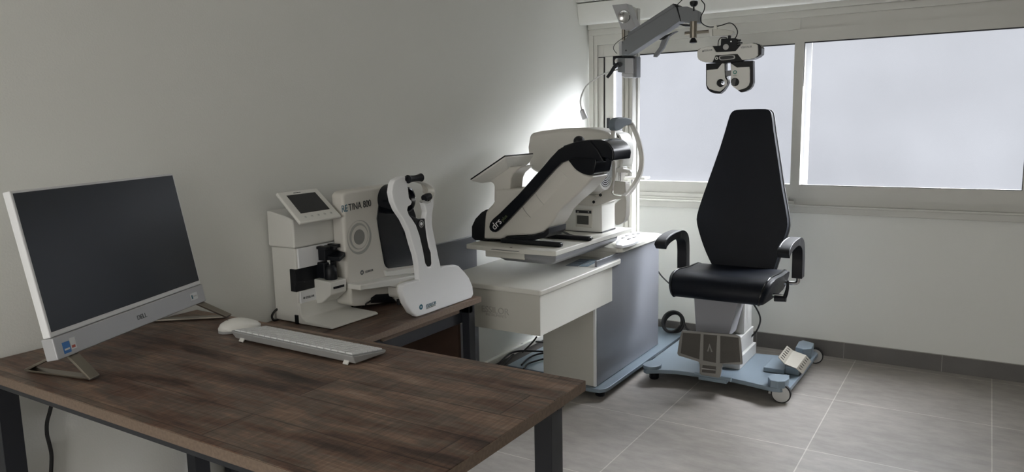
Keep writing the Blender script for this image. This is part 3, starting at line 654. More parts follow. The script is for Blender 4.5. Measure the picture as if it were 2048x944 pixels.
h0 = ay(1370, 67, Yc+.02); h1 = ay(1418, 65.5, Yc+.02)
MB().cyl(h0, (h1.x, Yc+.02, h0.z), .0085).build('horizontal_rod', STEEL, un)
# arm lever blade
bl_ = [(1324.5, 75), (1338, 69), (1335.5, 77), (1327, 96), (1312, 114), (1306, 114), (1307, 109), (1317.6, 95)]
px_y(MB(), bl_, YA+.02, .022).build('release_lever', GREYM, un, bevel=.003)
px_y(MB(), [(1318, 79.5), (1330, 71), (1353, 62), (1345, 66), (1336, 72), (1328, 79)], YA+.015, .03).build('lever_bracket', BLACK, un)
# clamp under the arm
YC = -.50
px_y(MB(), [(1227, 112.5), (1267, 112), (1267, 116.5), (1227, 116.5)], YC, .07).build('clamp_plate', BLACK, un)
px_y(MB(), [(1235, 116), (1249, 116), (1249, 146), (1235, 144)], YC-.002, .07).build('clamp_block_shaded', GREYM, un, bevel=.002)  # left part of the block, its shade put in as a darker grey
px_y(MB(), [(1249, 116), (1266, 116), (1266, 147), (1249, 146)], YC, .07).build('clamp_block_lit', SILV, un, bevel=.002)  # right part of the same block, lighter silver stands for its lit side
px_y(MB(), [(1243, 146), (1266, 147), (1266, 155), (1250, 156), (1243, 152)], YC+.002, .066).build('clamp_collar', SILV, un, bevel=.003)
px_y(MB(), [(1266, 113), (1273.5, 113), (1273.5, 154), (1266, 155)], YC+.02, .05).build('clamp_flange', GREYM, un)
lv = MB(); lv.tube([ay(1238, 128, YC-.018), ay(1230, 133, YC-.022), ay(1222, 145, YC-.025), ay(1214.5, 155, YC-.025)], lambda f: .0115-.004*f, n=12, sm=3); lv.cyl(ay(1239, 129, YC-.02), ay(1239, 129, YC), .012); lv.box(ay(1227, 130, YC), ay(1230.5, 113, YC+.03)); lv.build('clamp_lever', BLACK, un)
MB().cyl(ay(1231, 122, YC-.005), ay(1236, 122, YC-.005), .010).build('clamp_bolt', WHITE, un)
# gooseneck lamp
YG = -.51
gn = MB().tube([ay(a, b_, YG) for a, b_ in ((1236, 139), (1229, 141), (1215, 145), (1200.5, 151.5), (1188, 160), (1175, 169.5), (1167.7, 180), (1162, 195), (1161, 207), (1164, 221))], .0042); gn.build('gooseneck', LGREY, un)
a, b_ = ay(1163.5, 219, YG), ay(1170.5, 238, YG); d = (b_-a).normalized()
MB().lathe(a, d, [(0, .008), (.006, .014), ((b_-a).length-.004, .0165), ((b_-a).length, .014)]).build('gooseneck_lamp_head', SILV, un)
MB().tube([ay(a, b_, YC) for a, b_ in ((1256, 71), (1246, 76), (1236, 83), (1229, 90), (1227, 97), (1230, 103), (1234, 107))], .0016).build('thin_cable', RUBBER, un)

# ================================================================== INSTRUMENT TRAY
BZ = .735
ty = thing('instrument_tray', 'cream sliding instrument board with grey underside above the cabinet worktop', 'tray', (.35, -1.1, .613))
bo_ = MB(); f0 = az(930.5, 488, BZ); f1 = az(1108, 503, BZ)
P_ = [(.135, f0.y), (.20, f0.y-.004), (.24, f0.y-.010), (.42, f0.y-.012), (f1.x-.008, f1.y), (f1.x+.004, f1.y+.010), (.590, -.72), (.135, -.72)]
bo_.prism([(a, b_, BZ-.021) for a, b_ in P_], (0, 0, .021)); bo2 = bo_.build('board', LAM, ty, bevel=.003)
a = ay(983, 497, -1.52); p = az(983, 498.5, BZ); MB().box((p.x, p.y-.004, BZ-.0005), (p.x+.135, p.y+.006, BZ+.0006)).build('slot', TEXTG, bo2)
p = az(1022, 495, BZ); MB().cyl(p, p+Z*.001, .006).build('screw', STEELB, bo2)
un_ = MB(); un_.loft([[(.285, -1.485, .715), (.580, -1.485, .715), (.580, -.86, .715), (.285, -.86, .715)], [(.285, -1.485, .690), (.578, -1.485, .690), (.578, -.86, .690), (.285, -.86, .690)], [(.31, -1.455, .668), (.545, -1.455, .668), (.545, -.96, .668), (.31, -.96, .668)]])
un_.build('underside_shell', GREYT, ty, bevel=.008)
a = ay(970, 512, -1.49); b_ = ay(1048, 520, -1.49); MB().box((a.x, -1.488, .685), (b_.x, -1.44, .713)).build('handle_block', LAM, ty, bevel=.004)
MB().lathe((.36, -1.36, .668), -Z, [(0, .05), (.006, .05), (.010, .035)]).build('pivot', BLACK, ty)
MB().cyl((.36, -1.04, .6125), (.36, -1.04, .669), .030).build('support_post', BLACK, ty)
# printed cards on the worktop
for px_, mt, nm, z in (([(1131, 531), (1160, 517.5), (1180, 519), (1156, 532.6)], CARD, 'dark printed card with a pale edge lying under the instrument tray', .6133), ([(1158, 532.6), (1175.6, 532.6), (1199, 520.5), (1181, 518.5)], CARDL, 'blue printed card lying near the worktop edge under the instrument tray', .6145)):
    cdm = MB().prism([az(a, b_, z) for a, b_ in px_], (0, 0, -.0008)); c0 = az(px_[0][0], px_[0][1], z)
    co = cdm.build('printed_card', mt, None, loc=(c0.x, c0.y, z)); tag(co, nm, 'card')
    q0, q1, q2, q3 = [az(a, b_, z+.0003) for a, b_ in px_]
    for u in (.25, .5, .75):
        MB().prism([q0.lerp(q1, u-.05).lerp(q3.lerp(q2, u-.05), .15), q0.lerp(q1, u-.05).lerp(q3.lerp(q2, u-.05), .85), q0.lerp(q1, u+.04).lerp(q3.lerp(q2, u+.04), .85), q0.lerp(q1, u+.04).lerp(q3.lerp(q2, u+.04), .15)], (0, 0, .0002)).build('print_stripe', LOGOG if mt is CARDL else CARDL, co)

# ================================================================== FUNDUS CAMERA (front device on tray)
fd = thing('fundus_camera', 'white slanted fundus camera with black side band and small screen on the tray', 'eye camera', (.32, -1.32, BZ))
YD = -1.392; WD = .15
shell_px = [(963, 478), (961, 452), (970, 424), (984, 409), (988, 402), (989, 379), (1019, 378), (1047, 376), (1066, 354), (1084, 333), (1112, 297), (1130, 291), (1140, 318), (1152, 338), (1168, 348), (1187, 353), (1183, 360), (1174, 369), (1158, 387), (1134, 407), (1116, 425), (1112.5, 433), (1102, 450.5), (1087, 464), (1066, 469.5), (1012, 472), (1003, 479)]
so = px_y(MB(), shell_px, YD, WD).clampz(BZ+.003).build('shell', CREAM, fd, bevel=.022, seg=5)
tb = MB(); A0 = ay(1060, 430, YD+WD/2); A1 = ay(1146, 346, YD+WD/2)
tb.lathe(A0, A1-A0, [(0, .072), (.03, .079), (.12, .081), ((A1-A0).length*.8, .079), ((A1-A0).length, .078)], n=40); tb.build('tube', CREAM, fd, ang=60)
dA = (A1-A0).normalized()
for t_ in (.035, .125):
    annulus(MB(), A0+dA*t_, dA, .0795, .0822, .0012, 48).build('seam_ring', LOGOG, fd)
strip = [(977.5, 454), (979, 446), (985, 438), (1000, 425), (1037, 388), (1060, 362), (1084, 335), (1100, 316), (1116, 299), (1130, 291), (1152, 284), (1180, 281), (1196, 300), (1209, 324.5), (1188, 319), (1152, 317), (1138, 320), (1123, 326), (1110, 338), (1094.5, 355), (1070, 383), (1044, 411), (1015, 442), (998, 459), (991, 465), (984, 464), (979, 460)]
sto = px_y(MB(), strip, YD-.018, .028).build('side_band', GLOSSB, fd, bevel=.006)
ta = ay(989.5, 460.5, YD-.0185); tb_ = ay(1004, 445, YD-.0185); dr_ = tb_-ta; upv = Y.cross(dr_); upv = upv if upv.z > 0 else -upv
text('drs', dr_.length, ta, dr_, upv, TEXTW, sto)
tc_ = ay(1006, 443, YD-.0185); text('plus', dr_.length*.62, tc_, dr_, upv, mat('print_olive', (.10, .13, .06), .5), sto)
hood = [(1125, 292), (1152, 283), (1177, 279.5), (1199, 279.4), (1211, 282.5), (1219, 288), (1226, 298), (1228, 308), (1226.5, 321), (1220, 323), (1217, 318), (1208, 316), (1190, 318), (1140, 318)]
px_y(MB(), hood, YD-.012, WD+.024).build('hood', GLOSSB, fd, bevel=.008, seg=4)
px_y(MB(), sm2([(1134, 314), (1141, 327), (1150, 338), (1161, 345.5), (1174, 350), (1185, 349), (1189, 340), (1190.5, 316), (1160, 308)], 3), YD-.004, WD+.006).build('eye_cup', GLOSSB, fd, bevel=.02, seg=5)
kn_ = MB(); kn_.ball(ay(1158, 282, YD+WD*.6), (.022, .03, .022)); kn_.build('top_knob', BLACK, fd)
base_px = [(943, 475), (943, 453), (950, 438), (962, 425), (972, 419), (970, 440), (968, 478), (1003, 481), (1012, 474), (1066, 471), (1087, 465), (1098, 455), (1097, 468), (1088, 476), (1070, 480), (1030, 484), (970, 485), (950, 482)]
px_y(MB(), base_px, YD-.004, WD+.008).clampz(BZ+.0005).build('base', BLACK, fd, bevel=.004)
def bar(p0x, p1x, row, y):
    a = ay(p0x, row, y); b_ = ay(p1x, row, y); mb = MB(); mb.box((a.x, y-.014, BZ+.0005), (b_.x, y+.014, BZ+.021)); return mb
b1_ = bar(1003, 1124, 488, -1.395); b1_.build('foot_bar', BLACK, fd, bevel=.008, seg=4)
b2_ = bar(1080, 1183, 474, -1.19); b2_.build('foot_bar', BLACK, fd, bevel=.008, seg=4)
MB().cyl(ay(1183, 477, -1.19), ay(1185.5, 477, -1.19), .004).build('bar_screw', CHROME, fd)
# stem and screen
YS_ = YD+.02
px_y(MB(), [(987.5, 404), (988, 372), (985, 366), (974, 362), (962, 356), (1000, 335), (1044, 332), (1034, 341), (1026, 348), (1021.5, 358), (1019.5, 379), (1010, 390)], YS_, .11).build('screen_stem', CREAM, fd, bevel=.012, seg=4)
MB().cyl(ay(1007, 379, YS_-.001), ay(1007, 379, YS_+.003), .0035).build('stem_screw', TEXTG, fd)
A = ay(940, 358, -1.425); B = ay(1009, 310.5, -1.425); C2 = ax(1066, 305.5, B.x); vy = C2-B; vy = Vector((0, vy.y, 0)); C = B+vy; D = A+vy
nS = (B-A).cross(D-A).normalized(); nS = nS if nS.z < 0 else -nS
gl = MB().loft([[A, B, C, D], [p+nS*.005 for p in (A, B, C, D)]]); gl.build('screen_glass', GLOSSB, fd, bevel=.002)
c0 = (A+B+C+D)/4
def ins(k, dd, sh=Vector()): return [c0+sh+(p-c0)*k+nS*dd for p in (A, B, C, D)]
hs = MB().loft([ins(.99, .005), ins(.985, .012), ins(.78, .036, Vector((.0, -.0, 0))), ins(.45, .052)]); hso = hs.build('screen_housing', WHITE, fd, bevel=.006)
# ================================================================== AUTO REFRACTOR (rear device on tray)
au = thing('auto_refractor', 'large white auto refractor with ring target and chin rest behind the fundus camera', 'eye tester', (.4, -.86, BZ))
YR = -.955; WR = .20
bs = px_y(MB(), [(1128, 463), (1098, 445), (1110, 402), (1135, 398), (1184, 404), (1203, 407), (1203.5, 465.5)], YR, .15).clampz(BZ+.001).build('base', WHITE, au, bevel=.006)
MB().box((ay(1120, 466, YR).x, YR+.002, BZ+.0004), (ay(1203, 466, YR).x+.003, YR+.155, BZ+.008)).build('base_skirt', BLACK, au)
px_y(MB(), [(1112, 392), (1140, 386), (1186, 390), (1203, 398), (1206, 408), (1184, 413), (1130, 408), (1110, 404)], YR-.004, .16).build('slide_table', CREAM, au, bevel=.005)
px_y(MB(), [(1151, 417), (1184, 419), (1184, 456), (1151, 453)], YR-.003, .006).build('display_bezel', CREAM, bs, bevel=.002)
px_y(MB(), [(1153.8, 430.5), (1177, 432), (1177, 449.5), (1153.8, 447.5)], YR-.0045, .003).build('small_display', LCDG, bs)
px_y(MB(), [(1151, 420), (1182.5, 421.5), (1182.5, 427.5), (1151, 425.5)], YR-.005, .003).build('indicator_bar', SMSCR, bs, bevel=.001)
for a in (1156, 1177): MB().cyl(ay(a, 423.8, YR-.0065), ay(a, 423.8, YR-.004), .0035, n=14).build('indicator_light', LGREY, bs)
head_px = [(1054, 294), (1058.5, 267), (1080, 262), (1123, 256.5), (1165, 255.5), (1195, 259), (1212, 263), (1221, 272), (1224, 300), (1222, 345), (1212, 376), (1188, 392), (1150, 386), (1120, 370), (1092, 352), (1069, 344), (1057, 336)]
ho = px_y(MB(), head_px, YR, WR).build('head', CREAM, au, bevel=.020, seg=4)
c = ax(1211, 343, .600)
cy_ = MB(); cy_.lathe(c-X*.11, X, [(0, .088), (.05, .094), (.10, .090), (.112, .084), (.112, .072), (.108, .070), (.106, .001)], n=44); cy_.build('measuring_barrel', WHITE, au, ang=60)
MB().cyl(c-X*.006, c+X*.0005, .070, n=44).build('ring_target', SMSCR, au)
for k in range(6): annulus(MB(), c+X*.0005, X, .014+k*.0098, .0185+k*.0098, .0012, 44).build('white_ring', PURE, au)
px_y(MB(), sm2([(1221, 270), (1236, 268), (1243, 280), (1247, 305), (1243, 334), (1233, 336), (1221, 330)], 3), -.87, .13).build('nozzle_housing', WHITE, au, bevel=.008)
px_y(MB(), [(1229, 272), (1236, 271), (1239, 284), (1236, 300), (1229, 302)], -.873, .006).build('nozzle_panel', BLACK, au, bevel=.002)
c = ax(1237, 285.5, .66)
MB().lathe(c-X*.04, X, [(0, .022), (.035, .022), (.042, .018), (.042, .010), (.038, .009), (.036, .001)]).build('nozzle', WHITE, au)
MB().cyl(c-X*.002, c+X*.003, .009, n=20).build('nozzle_lens', LENS, au)
px_y(MB(), [(1230, 309), (1235, 308), (1236, 326), (1234, 335), (1230, 333)], -.875, .02).build('rubber_seal', RUBBER, au, bevel=.002)
# chin rest
YB = -.968
left = [(1228, 243), (1222.5, 252), (1220.5, 270), (1221.5, 292), (1225, 318), (1225, 335), (1222, 352), (1213, 373), (1198, 390), (1186, 404), (1186, 413), (1205, 408), (1225, 400), (1246, 397), (1246, 394), (1226, 391), (1222, 386), (1225, 372), (1229.5, 350), (1230.5, 328), (1227.5, 300), (1226, 280), (1227.5, 262), (1231, 250)]
lo_ = px_y(MB(), left, YB, .018).build('chin_rest_frame', CREAM, au, bevel=.003)
for a, b_ in ((1187.5, 404), (1201, 390)):
    p = ay(a, b_, YB); MB().lathe(p+Y*.001, -Y, [(0, .007), (.003, .007), (.003, .0035), (.001, .003), (.001, .0005)], n=20).build('frame_screw', BLACK, lo_)
px_y(MB(), [(1230, 407), (1246, 393), (1250, 366), (1252.5, 385), (1251.5, 431), (1247.6, 443.5), (1240, 449), (1233, 451), (1229, 448.6), (1228.5, 412)], -.93, .05).build('chin_bracket', CREAM, au, bevel=.005)
px_y(MB(), [(1226, 361), (1251, 364), (1251, 390), (1226, 388)], -.92, .05).build('chin_lift_box', CREAM, au, bevel=.004)
a = ay(1239.5, 363, -.90); b_ = ay(1239.5, 345, -.90); MB().cyl((a.x, a.y, a.z-.01), (a.x, a.y, b_.z), .006).build('chin_lift_screw', CHROME, au)
px_y(MB(), [(1232, 336), (1246, 333), (1246, 338), (1260, 341), (1262, 346), (1233, 345)], -.92, .05).build('chin_cup', WHITE, au, bevel=.004)
XR = .655
sp = [(1262, 247), (1269, 260), (1275, 275), (1281, 298), (1283.4, 323), (1279.5, 348), (1268, 371), (1255, 388), (1247, 396)]
MB().sweep([ax(a, b_, XR) for a, b_ in sp], X, .022, lambda f: .012+.010*f).build('chin_rest_arch', CREAM, au, bevel=.003)
px_x(MB(), sm2([(1229, 246), (1234, 237), (1246, 234.5), (1263, 238), (1261.5, 249), (1252, 251.5), (1244, 258), (1235, 261.5), (1230, 258)], 3), XR+.012, .030).build('forehead_rest', mat('blue_grey_pad', (.15, .185, .22), .45), au, bevel=.005)
# loose cables on the tray behind the fundus camera
for i, (pts, r) in enumerate((([(1092, 451), (1108, 456), (1126, 463), (1140, 470), (1152, 473)], .005), ([(1096, 462), (1108, 461), (1118, 466), (1126, 473)], .006))):
    P3 = [az(a, b_, BZ+.010-.001*k) for k, (a, b_) in enumerate(pts)]
    o = MB().tube(P3, r).build('power_cable', RUBBER, None, loc=P3[0]); tag(o, ['long thin black cable curving across the tray behind the fundus camera', 'short thick black cable lying on the tray beside the fundus camera foot bar'][i], 'cable')
# ================================================================== EXAMINATION CHAIR
CX = 1.085
chr_ = thing('examination_chair', 'black padded examination chair with tapered high back on a blue grey wheeled base', 'chair', (CX, -.55, 0))
PZ = .072
px_plate = [(1287, 731), (1287, 737), (1292, 740), (1321, 739.5), (1355, 741), (1392, 746), (1445, 752.5), (1493, 763), (1543, 775), (1560, 777), (1581, 775), (1600, 752), (1636, 706), (1632, 702), (1600, 708), (1560, 711), (1506, 706), (1440, 690), (1390, 668), (1380, 667), (1368, 672), (1330, 700), (1300, 722)]
bp = MB().prism([az(a, b_, PZ) for a, b_ in px_plate], (0, 0, -.020)); bp.build('base_plate', BLUE, chr_, bevel=.003)
pd_ = MB().prism([az(a, b_, PZ+.016) for a, b_ in sm2([(1287, 726), (1300, 721), (1320, 722), (1322, 730), (1305, 734), (1288, 731)], 3)], (0, 0, -.016)); pd_.build('corner_pad', BLUE, chr_, bevel=.003)
c0 = az(1300, 731, PZ); MB().lathe((c0.x+.01, c0.y+.03, 0), Z, [(0, .02), (.006, .024), (.045, .024), (.052, .014)]).build('levelling_foot', BLACK, chr_)
def caster(x, y, hpx, hz, hh, r=.043):
    f = MB(); ctr = Vector((x, y, r)); axd = Vector((.12, -1, 0)).normalized()
    wo = MB().lathe(ctr-axd*.012, axd, [(0, r*.8), (.002, r), (.022, r), (.024, r*.86)], n=36).build('wheel', RUBBER, chr_)
    MB().lathe(ctr+axd*.0115, axd, [(0, r*.87), (.003, r*.86), (.0042, r*.6), (.003, r*.3)], n=36).build('hub_cap', LGREY, wo)
    MB().lathe(ctr-axd*.0125, -axd, [(0, r*.84), (.003, r*.8)], n=36).build('hub_cap', LGREY, wo)
    fk = MB(); fk.box((x-.055, y-.006, r-.01), (x-.020, y+.028, PZ-.012)); fk.box((x-.055, y+.014, PZ-.03), (x+.02, y+.030, PZ-.012)); fk.box((x-.02, y+.014, r-.008), (x+.008, y+.020, PZ-.02)); fk.build('caster_fork', LGREY, chr_, bevel=.004)
    cv = MB().prism([az(a, b_, hz) for a, b_ in hpx], (0, 0, -hh)); cv.build('caster_cover', BLUE, chr_, bevel=.004)
caster(1.352, -.815, [(1535.4, 753.5), (1544.7, 746.8), (1579, 749.5), (1577.8, 757), (1570, 762.5), (1555, 763), (1540.7, 760.5)], .106, .035)
caster(1.374, -.164, [(1591, 694), (1597.7, 682.5), (1606, 680), (1628, 686), (1627.5, 690), (1622.8, 697), (1606, 698)], .125, .055, .041)
# perforated pedal
pz = [(1.302, -.49, .170), (1.307, -.69, .170), (1.330, -.66, .132), (1.384, -.665, .120), (1.402, -.615, .082), (1.400, -.40, .082), (1.383, -.44, .120), (1.320, -.43, .132)]
nearp = [Vector(p) for p in (pz[1], pz[2], pz[3], pz[4])]; farp = [Vector(p) for p in (pz[0], pz[7], pz[6], pz[5])]
pm = MB()
dz_ = Vector((0, 0, -.004))
pm.loft([[a, b_, b_+dz_, a+dz_] for a, b_ in zip(nearp, farp)]); pmo = pm.build('pedal', PERF, chr_, bevel=.001, seg=1)
for (i, j, t) in ((0, 1, .45), (2, 3, .4)):
    for k in range(6):
        u = .12+.15*k
        a = nearp[i].lerp(nearp[j], t-.22).lerp(farp[i].lerp(farp[j], t-.22), u); b_ = nearp[i].lerp(nearp[j], t+.22).lerp(farp[i].lerp(farp[j], t+.22), u)
        MB().sweep([a+Z*.0008, b_+Z*.0008], Y, .008, .0014, 0).build('grip_slot', SLOT, pmo)
ps = MB(); ps.box((1.325, -.62, PZ), (1.385, -.50, PZ+.035)); ps.cyl((1.33, -.60, PZ+.03), (1.33, -.48, PZ+.03), .012); ps.build('pedal_mount', BLUE, chr_, bevel=.003)
MB().box((1.23, -.64, PZ), (1.325, -.48, PZ+.022)).build('pedal_housing', BLUE, chr_, bevel=.004)
# column
MB().box((.925, -.672, PZ), (1.128, -.375, PZ+.060)).build('column_foot', LGREY, chr_, bevel=.004)
MB().box((.935, -.62, PZ+.060), (1.115, -.385, PZ+.145)).build('column_collar', LGREY, chr_, bevel=.003)
co_ = MB(); co_.box((.95, -.56, PZ+.145), (1.108, -.40, .46)); co_.box((1.104, -.555, PZ+.145), (1.112, -.53, .46)); co_.build('column', LGREY, chr_, bevel=.003)
cvp = [(.902, .46), (1.133, .46), (1.118, .40), (1.078, .235), (.920, .235)]
cvr = MB(); cvr.prism([(a, -.70, b_) for a, b_ in cvp], (0, .13, 0)); cvr.build('column_cover', PEDG, chr_, bevel=.003)
# seat
prof = [(-.54, .548), (-.70, .560), (-.84, .572), (-.90, .570), (-.945, .552), (-.968, .52), (-.970, .490), (-.955, .470), (-.90, .462), (-.54, .455)]
prof = [(p.x, p.y) for p in spline([Vector((a, b_, 0)) for a, b_ in prof], 3, True)]
def sring(x, k, sh): return [(x+sh*(z-.51), -.75+(y+.75)*k, .51+(z-.51)*k) for y, z in prof]
se = MB(); se.loft([sring(.872, .90, -.15), sring(.878, .96, -.15), sring(.892, 1, -.12), sring(1.08, 1.0, 0), sring(1.282, 1, .25), sring(1.300, .97, .28), sring(1.306, .92, .28)]); seo = se.build('seat', LEATHER, chr_, ang=60)
MB().tube([(1.286+.26*(z-.51), y, z) for y, z in [(p[0], p[1]) for p in prof]], .0045, n=8, sm=0, closed=True).build('seat_piping', GLOSSB, seo)
MB().tube([(.890-.12*(z-.51), y, z) for y, z in [(p[0], p[1]) for p in prof]], .004, n=8, sm=0, closed=True).build('seat_piping', GLOSSB, seo)
# backrest
P0 = (1.08, -.57, .55); NB = Vector((0, -1, -.15)).normalized(); NB = Vector((0, -1, .15)).normalized()
bk_px = [(1424, 530), (1412, 505), (1402, 478), (1394, 448), (1394, 430), (1402, 403), (1413, 371), (1440, 295), (1456, 242), (1460, 230), (1465, 223), (1474, 219.5), (1500, 218.3), (1531, 218), (1539, 221), (1543, 230), (1547, 262), (1557, 328), (1564, 378), (1574, 436), (1573, 460), (1562, 492), (1548, 536), (1541, 544), (1530, 546), (1440, 538), (1430, 536)]
bb_ = px_n(MB(), sm2(bk_px, 2), P0, NB, .070); bbo = bb_.build('backrest', LEATHER, chr_, bevel=.022, seg=5)
MB().tube([on(a, b_, P0, NB)-NB*.048+(on(a, b_, P0, NB)-on(1484, 380, P0, NB))*.004 for a, b_ in sm2(bk_px, 2)], .0050, n=8, sm=0, closed=True).build('back_piping', mat('grey_piping', (.10, .105, .11), .3), bbo)
MB().box((1.02, -.50, .44), (1.15, -.47, .70)).build('back_bracket', GREYM, chr_, bevel=.004)
# armrests
pa = [(-.905, .682), (-.885, .697), (-.83, .711), (-.74, .716), (-.66, .708), (-.605, .680), (-.590, .63), (-.588, .58), (-.586, .530)]
for sx, rr in ((.812, 0), (1.360, 1)):
    a_ = MB().sweep([(sx, y, z) for y, z in pa], X, lambda f: .052 if f < .45 else .046, lambda f: .032+.022*max(0, min(1, (f-.4)*4))); ao = a_.build('armrest', BLACK, chr_, bevel=.006)
    inner = CX+(sx-CX)*.75
    MB().tube([(inner, -.586, .500), (sx-(sx-CX)*.08, -.586, .500), (sx, -.586, .508), (sx, -.586, .535)], .009, n=12).build('armrest_tube', CHROME, chr_)
    MB().tube([(sx+.020*(1 if rr else -1)*-1, y, z+.016) for y, z in pa[1:6]], .0025, n=8).build('arm_edge_trim', mat('arm_trim_%d' % rr, (.16, .165, .17), .3), ao)
lvx = 1.36
MB().cyl((1.26, -.80, .487), (1.345, -.80, .487), .006).build('recline_rod', CHROME, chr_)
l0 = ay(1549, 597, -.80); l1 = ay(1572, 598, -.80)
lk = MB(); lk.cyl(l0, l1, .013); lk.tube([ay(1568, 597, -.80), ay(1572, 588, -.80), ay(1575, 575, -.80), ay(1575.5, 561, -.80)], lambda f: .010-.005*f, n=12); lk.build('recline_lever', BLACK, chr_)
# footrest
YF = -.872
fo = [(1363.5, 661), (1382, 662.5), (1470, 669.5), (1480, 674), (1482, 690), (1485, 729), (1478, 730), (1445, 728), (1444, 735), (1440, 755), (1436, 756), (1402, 750.5), (1398.5, 747), (1399, 728), (1397, 724), (1356.5, 711.5), (1354, 707), (1358, 680)]
fb = px_y(MB(), fo, YF, .012).build('footrest', FOOTG, chr_, bevel=.004)
for pp in ([(1365.5, 665.5), (1401, 668), (1398.5, 719), (1361, 706.5)], [(1407, 669), (1434, 671), (1431.5, 726), (1406, 721)], [(1440.5, 672), (1477, 675.5), (1480.5, 724.5), (1440, 726.5)], [(1405, 730), (1432, 733), (1431, 747.5), (1403.5, 744.5)]):
    px_y(MB(), pp, YF-.0015, .004).build('footrest_pad', FOOTD, fb, bevel=.0012)
px_y(MB(), [(1403, 736), (1432, 739), (1432, 741), (1403, 738.5)], YF-.004, .004).build('hinge_rod', CHROME, fb)
for pts in ([(1419, 687), (1414, 703), (1417, 703), (1419.5, 694), (1422, 704), (1425, 704)],):
    px_y(MB(), pts, YF-.0026, .002).build('pad_mark', FOOTG, fb)
fh = MB(); a = ay(1391, 738, YF+.02); fh.cyl((a.x, YF+.012, PZ+.012), (a.x+.17, YF+.012, PZ+.012), .010); fh.box((a.x+.02, YF+.005, PZ-.01), (a.x+.15, YF+.06, PZ+.006)); fh.build('footrest_hinge', BLUE, chr_)
fm = ay(1375, 672, YF+.01); fm2 = MB(); fm2.box((.93, YF+.010, .20), (1.10, -.69, .225)); fm2.build('footrest_bracket', GREYM, chr_)

# ================================================================== PHOROPTER
YP = -.64
ph = thing('phoropter', 'white and black phoropter head hanging from the overhead arm above the chair', 'phoropter', tuple(ay(1459, 76, YP)))
up_b = [(1396, 99), (1402, 96), (1426, 92), (1441, 91), (1442, 77), (1470, 76), (1474, 78), (1474, 90), (1484, 88), (1508, 85.5), (1519, 88.5), (1523, 95), (1522.5, 108), (1516, 113.5), (1506, 118), (1484, 121), (1483, 123.5), (1443, 126.5), (1427, 125.5), (1410, 124.5), (1399, 120)]
px_y(MB(), up_b, YP, .055).build('chassis', GLOSSB, ph, bevel=.003)
face = [(1394, 104.5), (1396, 100.5), (1402, 96), (1412.6, 93.2), (1425, 92.6), (1432, 104.3), (1452, 103.4), (1471, 102), (1477, 95), (1482.5, 88.5), (1503, 86), (1510, 87), (1515.7, 90.4), (1516, 100), (1515.7, 110.5), (1509, 116.5), (1497, 119), (1484, 120), (1475, 108), (1455, 109.3), (1431, 110.6), (1424.5, 124.4), (1412.6, 125), (1404, 123), (1397, 119.5), (1394.3, 114)]
fo_ = px_y(MB(), face, YP-.006, .014).build('upper_face', WHITE, ph, bevel=.003)
def ytext(s, p0, p1, y, m_, par): a = ay(*p0, y); b_ = ay(*p1, y); return text(s, (b_-a).length, a, b_-a, Z, m_, par)
ytext('ESSILOR', (1408, 103), (1425, 101.5), YP-.0065, TEXTG, fo_); annulus(MB(), ay(1406, 102.5, YP-.006), -Y, .001, .004, .0006, 12).build('emblem_mark', TEXTG, fo_)
ytext('VISION-R', (1481, 97), (1504, 95), YP-.0065, TEXTG, fo_)
lv_ = px_y(MB(), sm2([(1438, 113.5), (1444, 111), (1466, 110), (1469.5, 113.5), (1467, 118), (1445, 120.5), (1439, 119)], 3), YP-.004, .006).build('level_window', LGREY, ph, bevel=.002)
px_y(MB(), sm2([(1440, 114.3), (1445, 112.5), (1464, 111.5), (1467.5, 114), (1465, 116.7), (1446, 119), (1441, 118)], 3), YP-.0052, .003).build('level_tube', SMSCR, lv_)
annulus(MB(), ay(1433.5, 116.7, YP-.002), -Y, .0032, .0072, .003, 20).build('adjust_ring', WHITE, ph)
cmr = MB(); c = ay(1452, 94, YP-.001); cmr.lathe(c, -Y, [(0, .013), (.004, .013), (.005, .008), (.003, .006), (.0035, .001)]); cmr.build('centre_knob', LGREY, ph)
for a, b_ in ((1462, 83),): MB().cyl(ay(a, b_, YP-.003), ay(a, b_, YP), .003).build('screw', CHROME, ph)
px_y(MB(), [(1470, 79.5), (1481, 78.5), (1481, 82), (1473, 83.5), (1473, 85), (1484, 84), (1484, 86.5), (1470, 88)], YP+.01, .012).build('side_clip', BLACK, ph, bevel=.001)
# lens housings
def keyhole(outer, c, r, n=24):
    o = list(outer); k = min(range(len(o)), key=lambda i: (o[i][0]-c[0])**2+(o[i][1]-c[1])**2)
    a0 = math.atan2(o[k][1]-c[1], o[k][0]-c[0]); 
    area = sum(o[i][0]*o[(i+1) % len(o)][1]-o[(i+1) % len(o)][0]*o[i][1] for i in range(len(o)))
    sg = -1 if area > 0 else 1
    hole = [(c[0]+r*math.cos(a0+sg*2*PI*i/n), c[1]+r*math.sin(a0+sg*2*PI*i/n)) for i in range(n+1)]
    return o[:k+1]+hole+[o[k]]+o[k+1:]
Lb = [(1412, 127.5), (1451, 124.8), (1451, 150), (1455, 158), (1456, 165), (1453, 172), (1447, 181), (1439, 187.5), (1430, 187), (1421, 184), (1414.5, 178), (1412, 170)]
px_y(MB(), keyhole(Lb, (1446, 165.6), 4.0), YP+.004, .034).build('left_lens_housing', GLOSSB, ph)
Lf = [(1413.5, 140.2), (1435, 138.4), (1444, 127), (1448.5, 127), (1449.5, 155), (1454, 162), (1453.5, 170), (1447, 177), (1439.5, 183), (1428, 181), (1418.5, 177.5), (1413.5, 170)]
lfo = px_y(MB(), keyhole(Lf, (1441, 166), 8.2, 32), YP-.003, .008).build('left_lens_face', WHITE, ph)
Rb = [(1461, 124), (1506, 121), (1506.5, 164), (1504, 172), (1498.6, 178.6), (1490, 183), (1481, 184.8), (1475, 180), (1466, 173), (1462, 165)]
